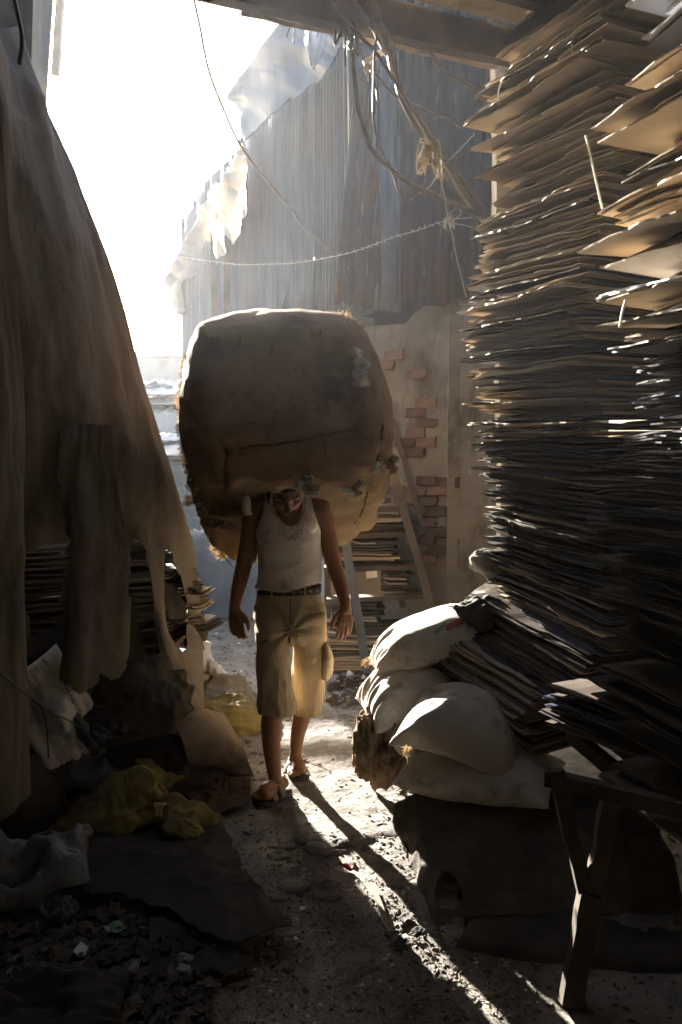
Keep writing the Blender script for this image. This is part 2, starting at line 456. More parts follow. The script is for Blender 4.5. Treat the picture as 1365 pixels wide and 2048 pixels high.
# litter: chips, pebbles, scraps nobody could count
def litter(name, n, area, smin, smax, mats, seed, flat=.25, dens=None):
    rr = np.random.RandomState(seed); V = []; Fc = []; mi = []
    k = 0
    while k < n:
        u = rr.uniform(*area[0]); v = rr.uniform(*area[1])
        P = gr(u, v)
        if dens is not None and rr.rand() > dens(P.x, P.y, u, v): k += .3; continue
        k += 1
        s = smin * (smax / smin) ** (rr.rand() ** 2.2) * (.5 + P.y / 5)
        a = rr.uniform(0, 6.28); m_ = rr.choice(len(mats), p=[q[1] for q in mats])
        asp = rr.uniform(.3, .9); hgt = s * flat * rr.uniform(.3, 1.2)
        nb = len(V); m = rr.randint(4, 7); tilt = rr.uniform(-.5, .5)
        z0 = float(gz(P.x, P.y)) + .001
        base = []; 
        for i in range(m):
            t = a + 6.283 * i / m + rr.uniform(-.35, .35); q = rr.uniform(.6, 1.1)
            lx, ly = math.cos(t - a) * s * q, math.sin(t - a) * s * asp * q
            x = P.x + lx * math.cos(a) - ly * math.sin(a); y = P.y + lx * math.sin(a) + ly * math.cos(a)
            V.append((x, y, z0 - .002 + max(0, tilt * lx * .7)))
        for i in range(m):
            x, y, z = V[nb + i]
            V.append((P.x + (x - P.x) * .75, P.y + (y - P.y) * .75, z + hgt * rr.uniform(.6, 1.3)))
        V.append((P.x + rr.uniform(-.2, .2) * s, P.y, z0 + hgt * 1.2 + abs(tilt) * s * .3))
        for i in range(m):
            j = (i + 1) % m
            Fc.append((nb + i, nb + j, nb + m + j, nb + m + i)); mi.append(m_)
            Fc.append((nb + m + i, nb + m + j, nb + 2 * m)); mi.append(m_)
    me = mesh_of(name, V, Fc)
    for q in mats: me.materials.append(q[0])
    me.polygons.foreach_set('material_index', mi)
    return obj(name, me, None, None, 'stuff')
m_chip = M('dry_chip', (.31, .275, .22), (.17, .15, .12), scale=3, rough=.9, bump=0)
m_chipd = M('dark_chip', (.12, .10, .08), (.07, .058, .046), scale=3, rough=.8, bump=0)
m_leafy = M('brown_leaf', (.14, .085, .05), (.08, .05, .032), scale=3, rough=.7, bump=0)
litter('litter_on_path', 9000, ((430, 1080), (1440, 2090)), .0025, .014, [(m_chip, .78), (m_chipd, .03), (m_leafy, .13), (m_white, .06)], 11, dens=lambda x, y, u, v: .12 if y > 3.4 else 1)
litter('litter_on_left', 2600, ((-60, 620), (1480, 2090)), .004, .024, [(m_chipd, .55), (m_leafy, .22), (m_chip, .11), (m_bag_plastic, .07), (m_white, .05)], 12, .3)
litter('litter_far', 1500, ((380, 800), (1225, 1450)), .004, .018, [(m_chipd, .4), (m_leafy, .25), (m_chip, .29), (m_white, .06)], 13)
litter('litter_under_table', 1300, ((760, 1420), (1560, 2090)), .004, .024, [(m_chipd, .6), (m_chip, .3), (m_leafy, .1)], 14)
litter('leaf_litter_heap', 900, ((660, 775), (1310, 1415)), .015, .045, [(m_chipd, .5), (m_leafy, .32), (m_bag_plastic, .12), (m_white, .06)], 15, .5,
       dens=lambda x, y, u, v: max(0, 1 - abs(u - 715) / 60))

# rubble bumps along the dark part of the path
for i, (u, v, s) in enumerate([(612, 1688, .045), (640, 1706, .05), (560, 1720, .035), (590, 1775, .05), (655, 1790, .035), (575, 1700, .03), (700, 1480, .012), (683, 1435, .016), (555, 1800, .03), (630, 1760, .03)]):
    P = gr(u, v); me = bpy.data.meshes.new('stone'); b = bmesh.new()
    bmesh.ops.create_icosphere(b, subdivisions=3, radius=s)
    for q in b.verts:
        q.co.z *= .5; q.co.x *= 1.3
        q.co += q.co.normalized() * s * .25 * float(noise(np.array(q.co) + i, 25 / max(s * 20, .5), i))
    b.to_mesh(me); b.free()
    o = obj('stone', me, m_dirt if s > .02 else m_rubble, None, None, True); o.location = P + Vector((0, 0, .002 + float(gz(P.x, P.y))))
    where = ['just in front of the forward sandal in the shade', 'at the shade edge left of the sunlit strip', 'nearest the dark cloth edge', 'in the shade halfway down the path',
             'beside the broken edge of the sunlit strip', 'second from the cloth edge below the sandal', 'lone on the path right of the rear leg', 'small and round right of the shorts hem',
             'lowest by the dark cloth corner', 'in the middle of the shaded path'][i]
    tag(o, 'dusty stone ' + where, 'stone', 'stones on the path')

# ================================================================== CORRUGATED BUILDING AT THE BACK
C0 = Vector((.06, 6.05, 0))
DR = Vector((-.40, .917, 0)).normalized()                 # receding face, away and to the left
C1 = Vector((.98, 5.5, 0)); DF = (C1 - C0).normalized()   # face towards the camera
bld = thing('corrugated_building', 'tall ramshackle building of corrugated iron sheets over a plastered brick wall', 'building', C0)
def corr_panel(o0, d, w, z0, z1, mat, seed, lean=0.0, jagb=.04, parent=bld, nrm=None, pitch=.062, amp=.011, name='corrugated_sheet', top=None):
    nrm = nrm or Vector((d.y, -d.x, 0))
    n = max(4, int(w / pitch * 6)); nz_ = 10
    s = np.linspace(0, w, n); t = np.linspace(0, 1, nz_)
    S, T = np.meshgrid(s, t, indexing='ij')
    zb = z0 + jagb * fbm(np.stack([S * 9, S * 0, S * 0 + seed], -1), 1, seed, 3)
    ztop = z1 if top is None else z1 + top * S / w
    Z = zb + (ztop - zb) * T
    off = amp * np.sin(S / pitch * 2 * np.pi) + .018 * fbm(np.stack([S, Z, Z * 0 + seed * 1.7], -1), 1.2, seed, 2)
    X = o0.x + d.x * S + nrm.x * off + lean * (Z - z0) * d.x
    Y = o0.y + d.y * S + nrm.y * off + lean * (Z - z0) * d.y
    m = mesh_of(name, np.stack([X, Y, Z], -1).reshape(-1, 3), gfaces(n, nz_))
    o = obj(name, m, mat, parent, None, True)
    q = o.modifiers.new('thickness', 'SOLIDIFY'); q.thickness = .0015; q.offset = 0
    return o
rr = random.Random(3)
x = 0.0; k = 0
while x < 4.9:                                             # receding face
    wd = .62
    corr_panel(C0 + DR * x + Vector((-.012 - .006 * (k % 2), -.005, 0)), DR, wd + .06, 2.55 + rr.uniform(-.05, .1), 4.42 - .10 * max(0, x - 2.8) + rr.uniform(-.04, .04), m_iron, 20 + k, rr.uniform(-.012, .012), nrm=Vector((-.933, -.36, 0)))
    x += wd; k += 1
x = 0.0; k = 0
while x < 1.15:
    wd = .36
    corr_panel(C0 + DF * x + Vector((0, -.012 - .006 * (k % 2), 0)), DF, wd + .04, 2.50 + rr.uniform(-.03, .05), 5.4, m_iron if k == 0 else m_rust, 40 + k, rr.uniform(-.01, .01))
    x += wd; k += 1
o = corr_panel(at(560, 628, 7.2), Vector((.8, -.6, 0)).normalized(), .30, 2.72, 3.75, m_iron, 60, .42, .1)      # loose sheets hanging askew
o = corr_panel(at(600, 615, 6.9), Vector((.8, -.6, 0)).normalized(), .22, 2.75, 3.6, m_iron, 61, .36, .1)
o = corr_panel(C0 + Vector((-.12, -.10, 0)), Vector((1, -.1, 0)).normalized(), .34, 2.52, 4.1, m_rust, 62, .10, .05)
# walls below the sheets (slabs with depth)
def wall_slab(a, b, z0, z1, th, mat, name, parent, nrm, top=None, res=.05, amp=.012, seed=0, kind=None):
    a, b = Vector(a), Vector(b); Ls = (b - a).length; d = (b - a).normalized()
    n = max(2, int(Ls / res)); nz_ = max(2, int((z1 - z0) / res))
    S, T = np.meshgrid(np.linspace(0, Ls, n), np.linspace(0, 1, nz_), indexing='ij')
    zt = z1 if top is None else top(S)
    Z = z0 + (zt - z0) * T
    P = np.stack([a.x + d.x * S, a.y + d.y * S, Z], -1)
    f = amp * fbm(P, 1.6, seed, 4)
    P1 = P + np.array([nrm.x, nrm.y, 0]) * f[..., None]
    P2 = P - np.array([nrm.x, nrm.y, 0]) * th
    V = np.vstack([P1.reshape(-1, 3), P2.reshape(-1, 3)]); nn = n * nz_
    Fc = [tuple(q) for q in gfaces(n, nz_)] + [tuple(q[::-1] + nn) for q in gfaces(n, nz_)]
    ring = [i * nz_ for i in range(n)] + [(n-1)*nz_ + j for j in range(1, nz_)] + [i*nz_ + nz_-1 for i in range(n-2, -1, -1)] + [j for j in range(nz_-2, 0, -1)]
    for p, q in zip(ring, ring[1:] + ring[:1]): Fc.append((p, q, q + nn, p + nn))
    return obj(name, mesh_of(name, V, Fc), mat, parent, kind, False)
def ragged(base, amp, seed):
    return lambda S: base + amp * np.round(fbm(np.stack([S * 3, S * 0, S * 0], -1), 1, seed, 3) * 3) / 3
nf = Vector((-DF.y * -1, -DF.x, 0)); nf = Vector((DF.y, -DF.x, 0))
wall_slab(C0 + Vector((.05, 0, 0)), C0 + DF * .93, -.1, 2.45, .22, m_plaster, 'plaster_wall', bld, nf, top=ragged(2.48, .09, 5), seed=3)
wall_slab(C0 + DF * .93, C0 + DF * 1.75, -.1, 2.6, .22, m_plaster, 'side_wall', bld, nf, seed=4)
pl = MB(); a = C0 + DF * .80
pl.bar(a + Vector((nf.x * -.025, nf.y * -.025, -.1)), a + Vector((nf.x * -.025, nf.y * -.025, 2.45)), .09, .11, up=Vector((1, 0, 0)), seg=14, wob=.004, seed=2)
pl.build('corner_edge_bar', m_plaster, bld)  # slim bar added for the lighter edge at the wall corner
wall_slab(C0 + DR * .02, C0 + DR * 5.1, -.1, 2.52, .2, m_plaster_grey, 'receding_wall', bld, Vector((-.933, -.36, 0)), seed=6,
          top=lambda S: 2.5 + .75 * np.clip(S - 2.9, 0, 1.0))
# frame timber behind the plastic
fb = MB()
for s in (2.9, 3.4): 
    p = C0 + DR * s; fb.bar(p + Vector((-.03, 0, 2.3)), p + Vector((-.03, 0, 4.2 - .15 * (s - 3))), .08, .08)
fb.bar(C0 + DR * 2.6 + Vector((0, 0, 4.1)), C0 + DR * 3.6 + Vector((0, 0, 3.9)), .1, .1)
fb.build('timber_frame', m_wood, bld)
# exposed bricks in the plaster
bm_meshes = []
for s in range(5):
    me = bpy.data.meshes.new('brick'); b = bmesh.new(); bmesh.ops.create_cube(b, size=1)
    bmesh.ops.subdivide_edges(b, edges=b.edges[:], cuts=1)
    for q in b.verts:
        q.co.x *= .150; q.co.y *= .04; q.co.z *= .056
        q.co += Vector([random.uniform(-.012, .012), random.uniform(-.003, .003), random.uniform(-.010, .010)])
    b.to_mesh(me); b.free(); me.materials.append(m_brick); bm_meshes.append(me)
patches = [[(765, 690), (800, 665), (812, 700), (790, 740), (770, 735)], [(795, 735), (845, 722), (850, 760), (812, 775)],
           [(790, 825), (862, 812), (862, 880), (838, 912), (800, 880)], [(835, 955), (898, 950), (900, 1125), (838, 1110), (812, 1000)],
           [(748, 700), (770, 695), (768, 715), (750, 716)], [(855, 790), (874, 790), (874, 812), (857, 812)], [(760, 965), (806, 950), (812, 1030), (780, 1080), (765, 1040)]]
ang = math.atan2(DF.y, DF.x)
rb = random.Random(9)
for row in range(40):
    z = .1 + row * .066
    for c in range(9):
        s = .02 + c * .166 + (row % 2) * .083
        P = C0 + DF * s + Vector((nf.x * -.009, nf.y * -.009, z))
        u, v = px(np.array([tuple(P)])); u, v = u[0], v[0]
        if s < .78 and rb.random() > .08 and any(inpoly(np.array([u + rb.uniform(-6, 6)]), np.array([v + rb.uniform(-5, 5)]), q)[0] for q in patches):
            o = bpy.data.objects.new('brick', rb.choice(bm_meshes)); COL.objects.link(o); o.parent = bld
            o.location = P - Vector(bld.location) + Vector((nf.x, nf.y, 0)) * rb.uniform(-.006, .006)
            o.rotation_euler = (rb.uniform(-.03, .03), rb.uniform(-.03, .03), ang + rb.uniform(-.02, .02))

# plastic sheeting over the top edge of the building
def fold(ax, f, amp, seed, f2=3):
    def d(G, S, T):
        q = (S if ax == 0 else T)
        P = np.stack([q * f, (T if ax == 0 else S) * f2, S * 0 + seed], -1)
        return amp * ridge(P, 1, seed, 3) + amp * .3 * fbm(P * 3, 1, seed + 3, 3)
    return d
pls = cloth('plastic_sheet', [[at(600, -30, 6.2), at(540, 70, 6.5), at(440, 195, 7.2)],
                              [at(640, 0, 5.9), at(590, 110, 6.2), at(470, 215, 7.0)],
                              [at(705, 70, 5.7), at(650, 185, 6.0), at(492, 305, 6.8)]], 70, 90, m_plastic, None, lambda G, S, T: .03 * fbm(G, 1.6, 4, 3) + .012 * ridge(np.stack([T * 9 + S * 2, S * 1.2, S * 0 + 4], -1), 1, 4, 2),
            keep=[(585, -20), (700, -10), (700, 70), (645, 160), (560, 215), (488, 285), (474, 250), (450, 203)], jag=3)
tag(pls, 'bluish translucent plastic sheet folded over the roof corner of the corrugated building', 'plastic sheet')
pl2 = cloth('plastic_sheet', [[at(482, 285, 7.5), at(420, 385, 8.8), at(365, 480, 10), at(325, 560, 10.8)],
                              [at(492, 330, 7.4), at(440, 440, 8.6), at(395, 520, 9.7), at(345, 610, 10.6)],
                              [at(485, 430, 7.4), at(455, 510, 8.4), at(425, 540, 9.4), at(370, 640, 10.4)]], 60, 110, M('grey_plastic', (.06, .07, .085), (.035, .042, .05), rough=.6, bump=.6, bscale=4, bdist=.02, spec=.2), None, lambda G, S, T: .10 * fbm(G, .8, 14, 2) + .03 * ridge(np.stack([T * 9 + S * 1.5, S * 1.1, S * 0 + 9], -1), 1, 14, 2),
            keep=[(480, 290), (440, 360), (405, 410), (365, 470), (330, 530), (325, 590), (345, 630), (372, 628), (365, 560), (425, 535), (430, 515), (455, 520), (445, 465), (482, 505), (500, 480), (505, 300)], jag=5)
tag(pl2, 'torn plastic sheeting sagging off the far end of the building roof', 'plastic sheet')
pl3 = cloth('plastic_sheet', [[at(618, -10, 5.6), at(665, 0, 5.6)], [at(600, 60, 5.65), at(668, 60, 5.6)], [at(612, 150, 5.7), at(650, 130, 5.6)]], 40, 30, M('white_plastic', (.62, .66, .72), (.5, .54, .6), rough=.4, bump=.4, bscale=10, transl=.7), None, fold(1, 4, .03, 7, 2),
            keep=[(612, -20), (640, 10), (660, 20), (655, 90), (628, 140), (610, 90)], jag=3)
tag(pl3, 'bright white plastic strip hanging to a point under the roof edge', 'plastic sheet')

# ================================================================== RACK AND POLES AGAINST THE BRICK WALL
rk = thing('storage_rack', 'timber rack stacked with flat cardboard against the brick wall behind the man', 'rack', at(760, 1330, 5.75) * Vector((1, 1, 0)) if False else Vector((.27, 5.75, 0)))
def stick(name, a, b, w_, h_, mat, parent=None, seg=5, wob=.003, seed=0, up=Vector((0, 1, 0))):
    m_ = MB(); m_.bar(a, b, w_, h_, up=up, seg=seg, wob=wob, seed=seed); return m_.build(name, mat, parent)
stick('post', at(690, 1075, 5.4), at(735, 1345, 5.3), .055, .05, m_steelblue, rk)
stick('post', at(760, 960, 5.75), at(806, 1215, 5.7), .04, .04, m_wood, rk)
stick('post', at(656, 1000, 5.7), at(656, 1330, 5.6), .045, .045, m_wood, rk)
for (u0, v0, u1, v1) in ((655, 1070, 838, 1064), (650, 1134, 838, 1130), (655, 1196, 862, 1186), (655, 1012, 806, 1014), (650, 1255, 800, 1250)):
    stick('shelf', at(u0, v0, 5.62), at(u1, v1, 5.6), .24, .03, m_wood, rk, seed=v0, up=Vector((0, 0, 1)))
# two poles leaning on the wall
tag(stick('wooden_pole', at(782, 925, 5.55), at(868, 1235, 5.2), .05, .035, m_wood, None, 8, .003, 3), 'wider brown plank leaning against the brick wall beside the rack', 'plank', 'planks leaning on the brick wall')
tag(stick('wooden_pole', at(784, 838, 5.85), at(846, 1055, 5.7), .035, .03, m_wood, None, 8, .003, 4), 'thin dark pole leaning on the brick wall above the wider plank', 'pole', 'planks leaning on the brick wall')
tag(stick('wooden_pole', at(712, 1010, 5.5), at(782, 1000, 5.5), .03, .03, m_wood, None, 4, .003, 5), 'short crosswise stick laid on the rack top by the bale', 'stick')

# ================================================================== SHED AND HEAP AT THE END OF THE ALLEY
shed = thing('far_shed', 'low hazy shed with stacked corrugated roof sheets at the end of the alley', 'shed', (-2.4, 10.2, 0))
wall_slab(Vector((-4.2, 9.9, 0)), Vector((-1.45, 9.9, 0)), -.1, 1.40, .3, M('shed_panel', (.16, .175, .18), (.10, .11, .115), scale=4, rough=.8, bump=.4, bscale=20, stretch=(.3, .3, 5)), 'front_wall', shed, Vector((0, -1, 0)), seed=9)
def roof(name, u0, u1, vf, vb, Yf, Yb, mat, seed, th=.012, amp=.02, pitch=.1, par=None):
    n = 60; S = np.linspace(0, 1, n)
    G = np.zeros((2, n, 3))
    for j, s in enumerate(S):
        a = at(u0 + (u1 - u0) * s, vf, Yf); b = at(u0 + (u1 - u0) * s, vb, Yb); b.x = a.x * 1.02
        dz = amp * math.sin(a.x / pitch * 6.283)
        G[0, j] = a + Vector((0, 0, dz)); G[1, j] = b + Vector((0, 0, dz))
    V, Fc = slab(G, th)
    return obj(name, mesh_of(name, V, Fc), mat, par or shed)
roof('roof_sheet', -60, 470, 826, 800, 11.4, 12.6, m_roofiron, 1)
roof('roof_sheet', 200, 470, 912, 884, 9.5, 10.6, m_roofiron, 2, amp=.015, pitch=.4)
roof('roof_sheet', 200, 470, 880, 866, 10.4, 11.2, m_card_white, 2, amp=.004)
roof('roof_sheet', -60, 350, 788, 764, 11.3, 12.3, m_card_white, 3, amp=.004)  # wide roof sheets run on out of view leftwards to shade the path
roof('roof_sheet', -60, 400, 806, 792, 11.5, 12.4, m_card_white, 4, amp=.002)
fs = MB(); fs.box((-3.7, 12.2, .8), (4.2, 1.6, 1.85)); fs.box((-2.6, 10.9, .7), (2.6, .9, 1.4)); fs.build('shed_body', m_bluegrey, shed)
far = thing('far_building', 'pale building fading in the haze beyond the alley', 'building', (-6, 20, 0))
wall_slab(Vector((-11, 20, 0)), Vector((-2.8, 20, 0)), -.2, 3.5, .4, m_plaster_grey, 'wall', far, Vector((0, -1, 0)), seed=12, res=.2)
fr = MB(); fr.box((-7, 20.1, 3.55), (9, 1.2, .1)); fr.build('roof', m_roofiron, far)
heap = cloth('tarped_heap', [[at(330, 1235, 7.6), at(420, 1238, 7.6), at(520, 1235, 7.5), at(620, 1230, 7.2)],
                             [at(330, 1150, 7.65), at(420, 1150, 7.65), at(520, 1150, 7.6), at(620, 1150, 7.3)],
                             [at(330, 1078, 7.8), at(420, 1075, 7.8), at(520, 1082, 7.8), at(620, 1082, 7.6)],
                             [at(330, 1060, 8.4), at(420, 1060, 8.4), at(520, 1064, 8.4), at(620, 1064, 8.4)]], 50, 60, m_bluegrey, None,
              lambda G, S, T: .04 * fbm(G, 3, 5, 4), jag=0)
tag(heap, 'low blue-grey tarp covered heap closing the end of the alley', 'heap')
litter2 = MB(); rl = random.Random(5)
for k in range(160):
    p = at(rl.uniform(340, 600), rl.uniform(1060, 1082), 7.95); s = rl.uniform(.02, .06)
    litter2.box(p, (s, s * .7, s * .25), Euler((rl.uniform(-1, 1), rl.uniform(-1, 1), rl.uniform(0, 3))).to_matrix())
litter2.build('scraps_on_heap', m_white, None, 'stuff')
litter3 = MB()
for k in range(240):
    p = at(rl.uniform(255, 420), rl.uniform(765, 812), rl.uniform(11.8, 12.8)); s = rl.uniform(.04, .13)
    litter3.box(p, (s * 1.5, s, s * .2), Euler((rl.uniform(-.6, .6), rl.uniform(-.6, .6), rl.uniform(0, 3))).to_matrix())
litter3.build('scraps_on_roof', m_roofiron, None, 'stuff')

# ================================================================== LEFT BUILDING, RIGHT WALL, ROOF OVERHEAD
lb = thing('left_building', 'dark sheet walled building rising above the canvas tarp', 'building', (-1.7, 3, 0))
w1 = MB()
for (u0, u1, Y0, Y1, nm, mt) in ((-600, 75, 2.2, 4.9, 'wall_panel', m_tarp_dark), (78, 128, 4.9, 6.2, 'wall_panel', m_bluegrey)):
    G = np.zeros((20, 2, 3))
    for i, s in enumerate(np.linspace(0, 1, 20)):
        G[i, 0] = at(u0 + (u1 - u0) * s - 38 * (1 if u0 > 0 else .4), 255, Y0 + (Y1 - Y0) * s)
        G[i, 1] = at(u0 + (u1 - u0) * s, -300, Y0 + (Y1 - Y0) * s)
    V, Fc = slab(G.transpose(1, 0, 2), 0)
    G2 = G + np.array([-.12, .02, 0])
    V = np.vstack([G.reshape(-1, 3), G2.reshape(-1, 3)]); n_ = 40
    Fc = [tuple(f) for f in gfaces(20, 2)] + [tuple(f[::-1] + n_) for f in gfaces(20, 2)]
    Fc += [(0, 1, 1 + n_, n_), (38, 39, 39 + n_, 38 + n_)] + [(2*i, 2*i+2, 2*i+2+n_, 2*i+n_) for i in range(19)] + [(2*i+1, 2*i+3, 2*i+3+n_, 2*i+1+n_) for i in range(19)]
    obj(nm, mesh_of(nm, V, Fc), mt, lb)
gt = MB(); gt.bar(at(128, -120, 6.2), at(112, 150, 6.2), .05, .05, seg=6, wob=.006); gt.build('drain_pipe', m_white, lb)
lw = MB(); lw.box((-2.15, 1.0, 2.2), (.2, 9.0, 4.4)); lw.build('side_wall', m_tarp_dark, lb)
rw = MB(); rw.box((2.2, 1.0, 2.0), (.2, 10.0, 4.0)); o = rw.build('shop_wall', m_plaster, None); tag(o, 'plastered wall behind the cardboard stacks', 'wall')
bw = MB(); bw.box((0, -3.2, 2.0), (4.6, .2, 4.0)); o = bw.build('back_wall', m_plaster, None); tag(o, 'plastered wall closing the passage behind the viewer', 'wall')

roofh = thing('roof_overhang', 'low roof of brown boards and a rafter over the cardboard stacks', 'roof', (1.0, 3.6, 3.5))
E1 = at(978, 120, 4.2); q_ = at(680, 50, 1.0); E0 = at(680, 50, (E1.z - EYE.z) / (q_.z - EYE.z))
E1.z += .075; E0.z = E1.z - .01; E0 = E0 - (E1 - E0) * .55
ed = (E1 - E0).normalized(); en = Vector((ed.y, -ed.x, 0))
stick('rafter', E0 - ed * .5, E1 + ed * .9, .07, .15, m_wood, roofh, 12, .003, 3, up=Vector((0, 0, 1)))
ln = MB(); ln.tube([E0 - en * .05 + ed * (.1 * i) + Vector((0, 0, -.078 + .004 * math.sin(i * 2))) for i in range(14)], .012, 5); ln.build('rafter_lit_line', m_wood_pale, roofh)  # pale strip drawing the lit line along the rafter
for k in range(16):
    a = E0 + en * (.05 + .30 * k) - ed * .6; b = E1 + en * (.05 + .30 * k) + ed * 2.2
    m_ = MB(); m_.bar(a + en * .15 + Vector((0, 0, .10 + .004 * (k % 2))), b + en * .15 + Vector((0, 0, .10 + .004 * (k % 2))), .295, .03, up=Vector((0, 0, 1)), seg=4, wob=.002, seed=k)
    m_.build('roof_board', m_soffit, roofh)
stick('rafter', E0 + en * .42 - ed * .3 - Vector((0, 0, -.02)), E1 + en * .42 + ed * 1.5 + Vector((0, 0, .02)), .06, .10, m_wood, roofh, 10, .003, 5, up=Vector((0, 0, 1)))
# unseen roof above the camera, extended forward to darken the foreground
cr_ = MB(); cr_.box((-.1, -.1, 3.76), (4.6, 6.4, .1)); o = cr_.build('shading_roof', m_soffit, None); tag(o, 'unseen board roof over the passage extended ahead of the viewer to darken the foreground', 'roof')
# rough post behind the stack
o = stick('concrete_post', at(1012, 100, 4.45), at(1030, 1300, 4.45), .14, .14, m_concrete, None, 30, .006, 5)
tag(o, 'pale rough concrete post behind the top of the cardboard stack', 'post')

# ================================================================== CABLES
def cable(name, pts, r, mat, label, cat='cable', group='cables overhead', n=40, wob=.0, seed=0, kink=0):
    P = catmull([at(*p) for p in pts], n)
    if wob:
        t = np.linspace(0, 1, n); Q = np.stack([t * 9, t * 0 + seed, t * 0], -1)
        P = P + wob * np.stack([noise(Q, 1.3, seed), noise(Q, 1.3, seed + 1), noise(Q, 1.3, seed + 2)], -1)
    m_ = MB(); m_.tube(P, r, 6); o = m_.build(name, mat, None, None, True); tag(o, label, cat, group); return o
cable('overhead_wire', [(380, -60, 4.2), (392, 20, 4.2), (430, 170, 4.4), (485, 292, 4.7), (570, 400, 5.0), (586, 425, 5.05), (610, 455, 5.3), (656, 497, 5.7)], .0062, m_wire, 'pale electric wire crossing the white sky down to the corrugated wall', 'wire', n=60, wob=.006)
cable('barbed_wire', [(335, 509, 7), (420, 524, 6.6), (500, 529, 6.2), (590, 524, 5.9), (700, 505, 5.5), (800, 470, 5.1), (890, 442, 4.8), (960, 432, 4.6)], .0028, m_wire, 'thin barbed wire strung low across the alley above the bale', 'wire', n=80, wob=.008)
br = MB(); Pb = catmull([at(*p) for p in [(335, 509, 7), (420, 524, 6.6), (500, 529, 6.2), (590, 524, 5.9), (700, 505, 5.5), (800, 470, 5.1), (890, 442, 4.8)]], 42)
for q in Pb:
    for _ in range(2):
        d = Vector([rl.uniform(-1, 1) for _ in range(3)]) * .016; br.tube([Vector(q) - d, Vector(q) + d], .0018, 4)
o = br.build('barb', m_wire, bpy.data.objects['barbed_wire'], 'stuff')
for i, (pts, r, m_, lb_) in enumerate([
    ([(735, -60, 3.6), (752, 20, 3.7), (768, 70, 3.8), (784, 100, 3.9)], .024, m_cable, 'thick dark conduit pipe slanting down from the top edge'),
    ([(784, 100, 3.9), (800, 190, 4.1), (850, 280, 4.2), (905, 350, 4.3), (968, 440, 4.4)], .012, m_cable, 'thickest cable of the bundle below the conduit'),
    ([(770, 70, 3.8), (788, 150, 4.0), (830, 235, 4.15), (860, 290, 4.2), (925, 390, 4.3), (970, 450, 4.4)], .009, m_wire, 'shiny pale cable running along the thick bundle'),
    ([(640, -20, 3.7), (700, 50, 3.8), (770, 130, 3.9), (850, 255, 4.1), (915, 345, 4.25), (972, 425, 4.35)], .009, m_cable, 'cable entering the bundle from the roof corner'),
    ([(702, 80, 3.9), (712, 170, 3.9), (722, 240, 3.95), (745, 300, 4.0), (800, 350, 4.1), (870, 390, 4.2), (960, 428, 4.3)], .012, m_cable, 'heavy cable looping low in a wide bend left of the bundle'),
    ([(755, 60, 3.8), (748, 140, 3.8), (747, 240, 3.85), (760, 290, 3.9), (785, 345, 4.0), (800, 385, 4.05), (812, 396, 4.1), (845, 388, 4.15), (856, 378, 4.2)], .0055, m_cable, 'thin black cable hanging in a long loop'),
    ([(830, 78, 4.1), (860, 105, 4.1), (890, 145, 4.15), (930, 168, 4.2), (975, 186, 4.3)], .009, m_cable, 'cable bending from the rafter to the post'),
    ([(700, 60, 3.9), (740, 130, 3.95), (790, 190, 4.1), (850, 220, 4.2), (900, 240, 4.3), (925, 258, 4.3)], .006, m_cable, 'cable crossing to the stack beneath the conduit'),
    ([(872, 310, 4.2), (885, 370, 4.2), (898, 440, 4.2), (915, 520, 4.2), (934, 595, 4.2)], .0035, m_wire, 'straight thin wire dropping to the stack corner'),
    ([(850, 290, 4.2), (900, 370, 4.3), (945, 430, 4.4), (968, 470, 4.4)], .009, m_cable, 'cable right under the knot of twine'),
    ([(690, -20, 3.7), (735, 40, 3.8), (748, 60, 3.8), (775, 110, 3.9)], .010, m_wire, 'pale cable twisting round the conduit top'),
    ([(820, 400, 4.2), (860, 370, 4.2), (900, 320, 4.25), (940, 280, 4.3), (950, 265, 4.3)], .003, m_wire, 'fine wire looping up to the stack side'),
    ([(895, 430, 4.3), (915, 415, 4.3), (922, 430, 4.3), (905, 445, 4.3), (935, 452, 4.3), (965, 465, 4.35)], .003, m_wire, 'curled thin wire end near the stack'),
    ([(680, -30, 3.7), (730, 25, 3.8), (768, 66, 3.85)], .008, m_cable, 'short dark cable meeting the conduit joint'),
    ([(740, 130, 3.95), (750, 160, 3.95), (757, 200, 4.0)], .006, m_cable, 'short loose cable end hanging below the crosspiece'),
    ([(586, 0, 4.5), (582, 40, 4.5), (574, 76, 4.5)], .004, m_cable, 'short wire end dangling left of the roof corner'),
    ([(592, 0, 4.5), (588, 50, 4.5), (589, 86, 4.5)], .004, m_cable, 'longer wire end dangling from the roof corner')]):
    cable('cable', pts, r, m_, lb_, wob=.004, seed=i)
o = stick('crosspiece', at(728, 128, 3.9), at(772, 98, 3.9), .022, .022, m_white, None, 2, .001, 4); tag(o, 'pale short rod tied across the cable bundle', 'rod')
def tangle(u, v, Y, s, n, mat, label, r, seed, drop=1.0):
    g = random.Random(seed); m_ = MB(); c = at(u, v, Y)
    for k in range(n):
        a = g.uniform(0, 6.28); q = s * g.uniform(.3, 1)
        pts = [c + Vector((g.uniform(-.3, .3) * s, g.uniform(-.3, .3) * s, g.uniform(-.2, .3) * s)),
               c + Vector((math.cos(a) * q * .6, math.sin(a) * q * .4, g.uniform(-.3, .4) * q)),
               c + Vector((math.cos(a) * q * .8, math.sin(a) * q * .4, -drop * q * g.uniform(.5, 1.6))),
               c + Vector((math.cos(a) * q * .3, math.sin(a) * q * .3, -drop * q * g.uniform(.2, 1.2)))]
        m_.tube(catmull(pts, 14), r, 5)
    o = m_.build('twine_tangle', mat, None, None, True); tag(o, label, 'knot'); return o
tangle(858, 295, 4.15, .085, 34, m_twine, 'frayed knot of twine hanging from the cable bundle', .003, 3, 1.3)
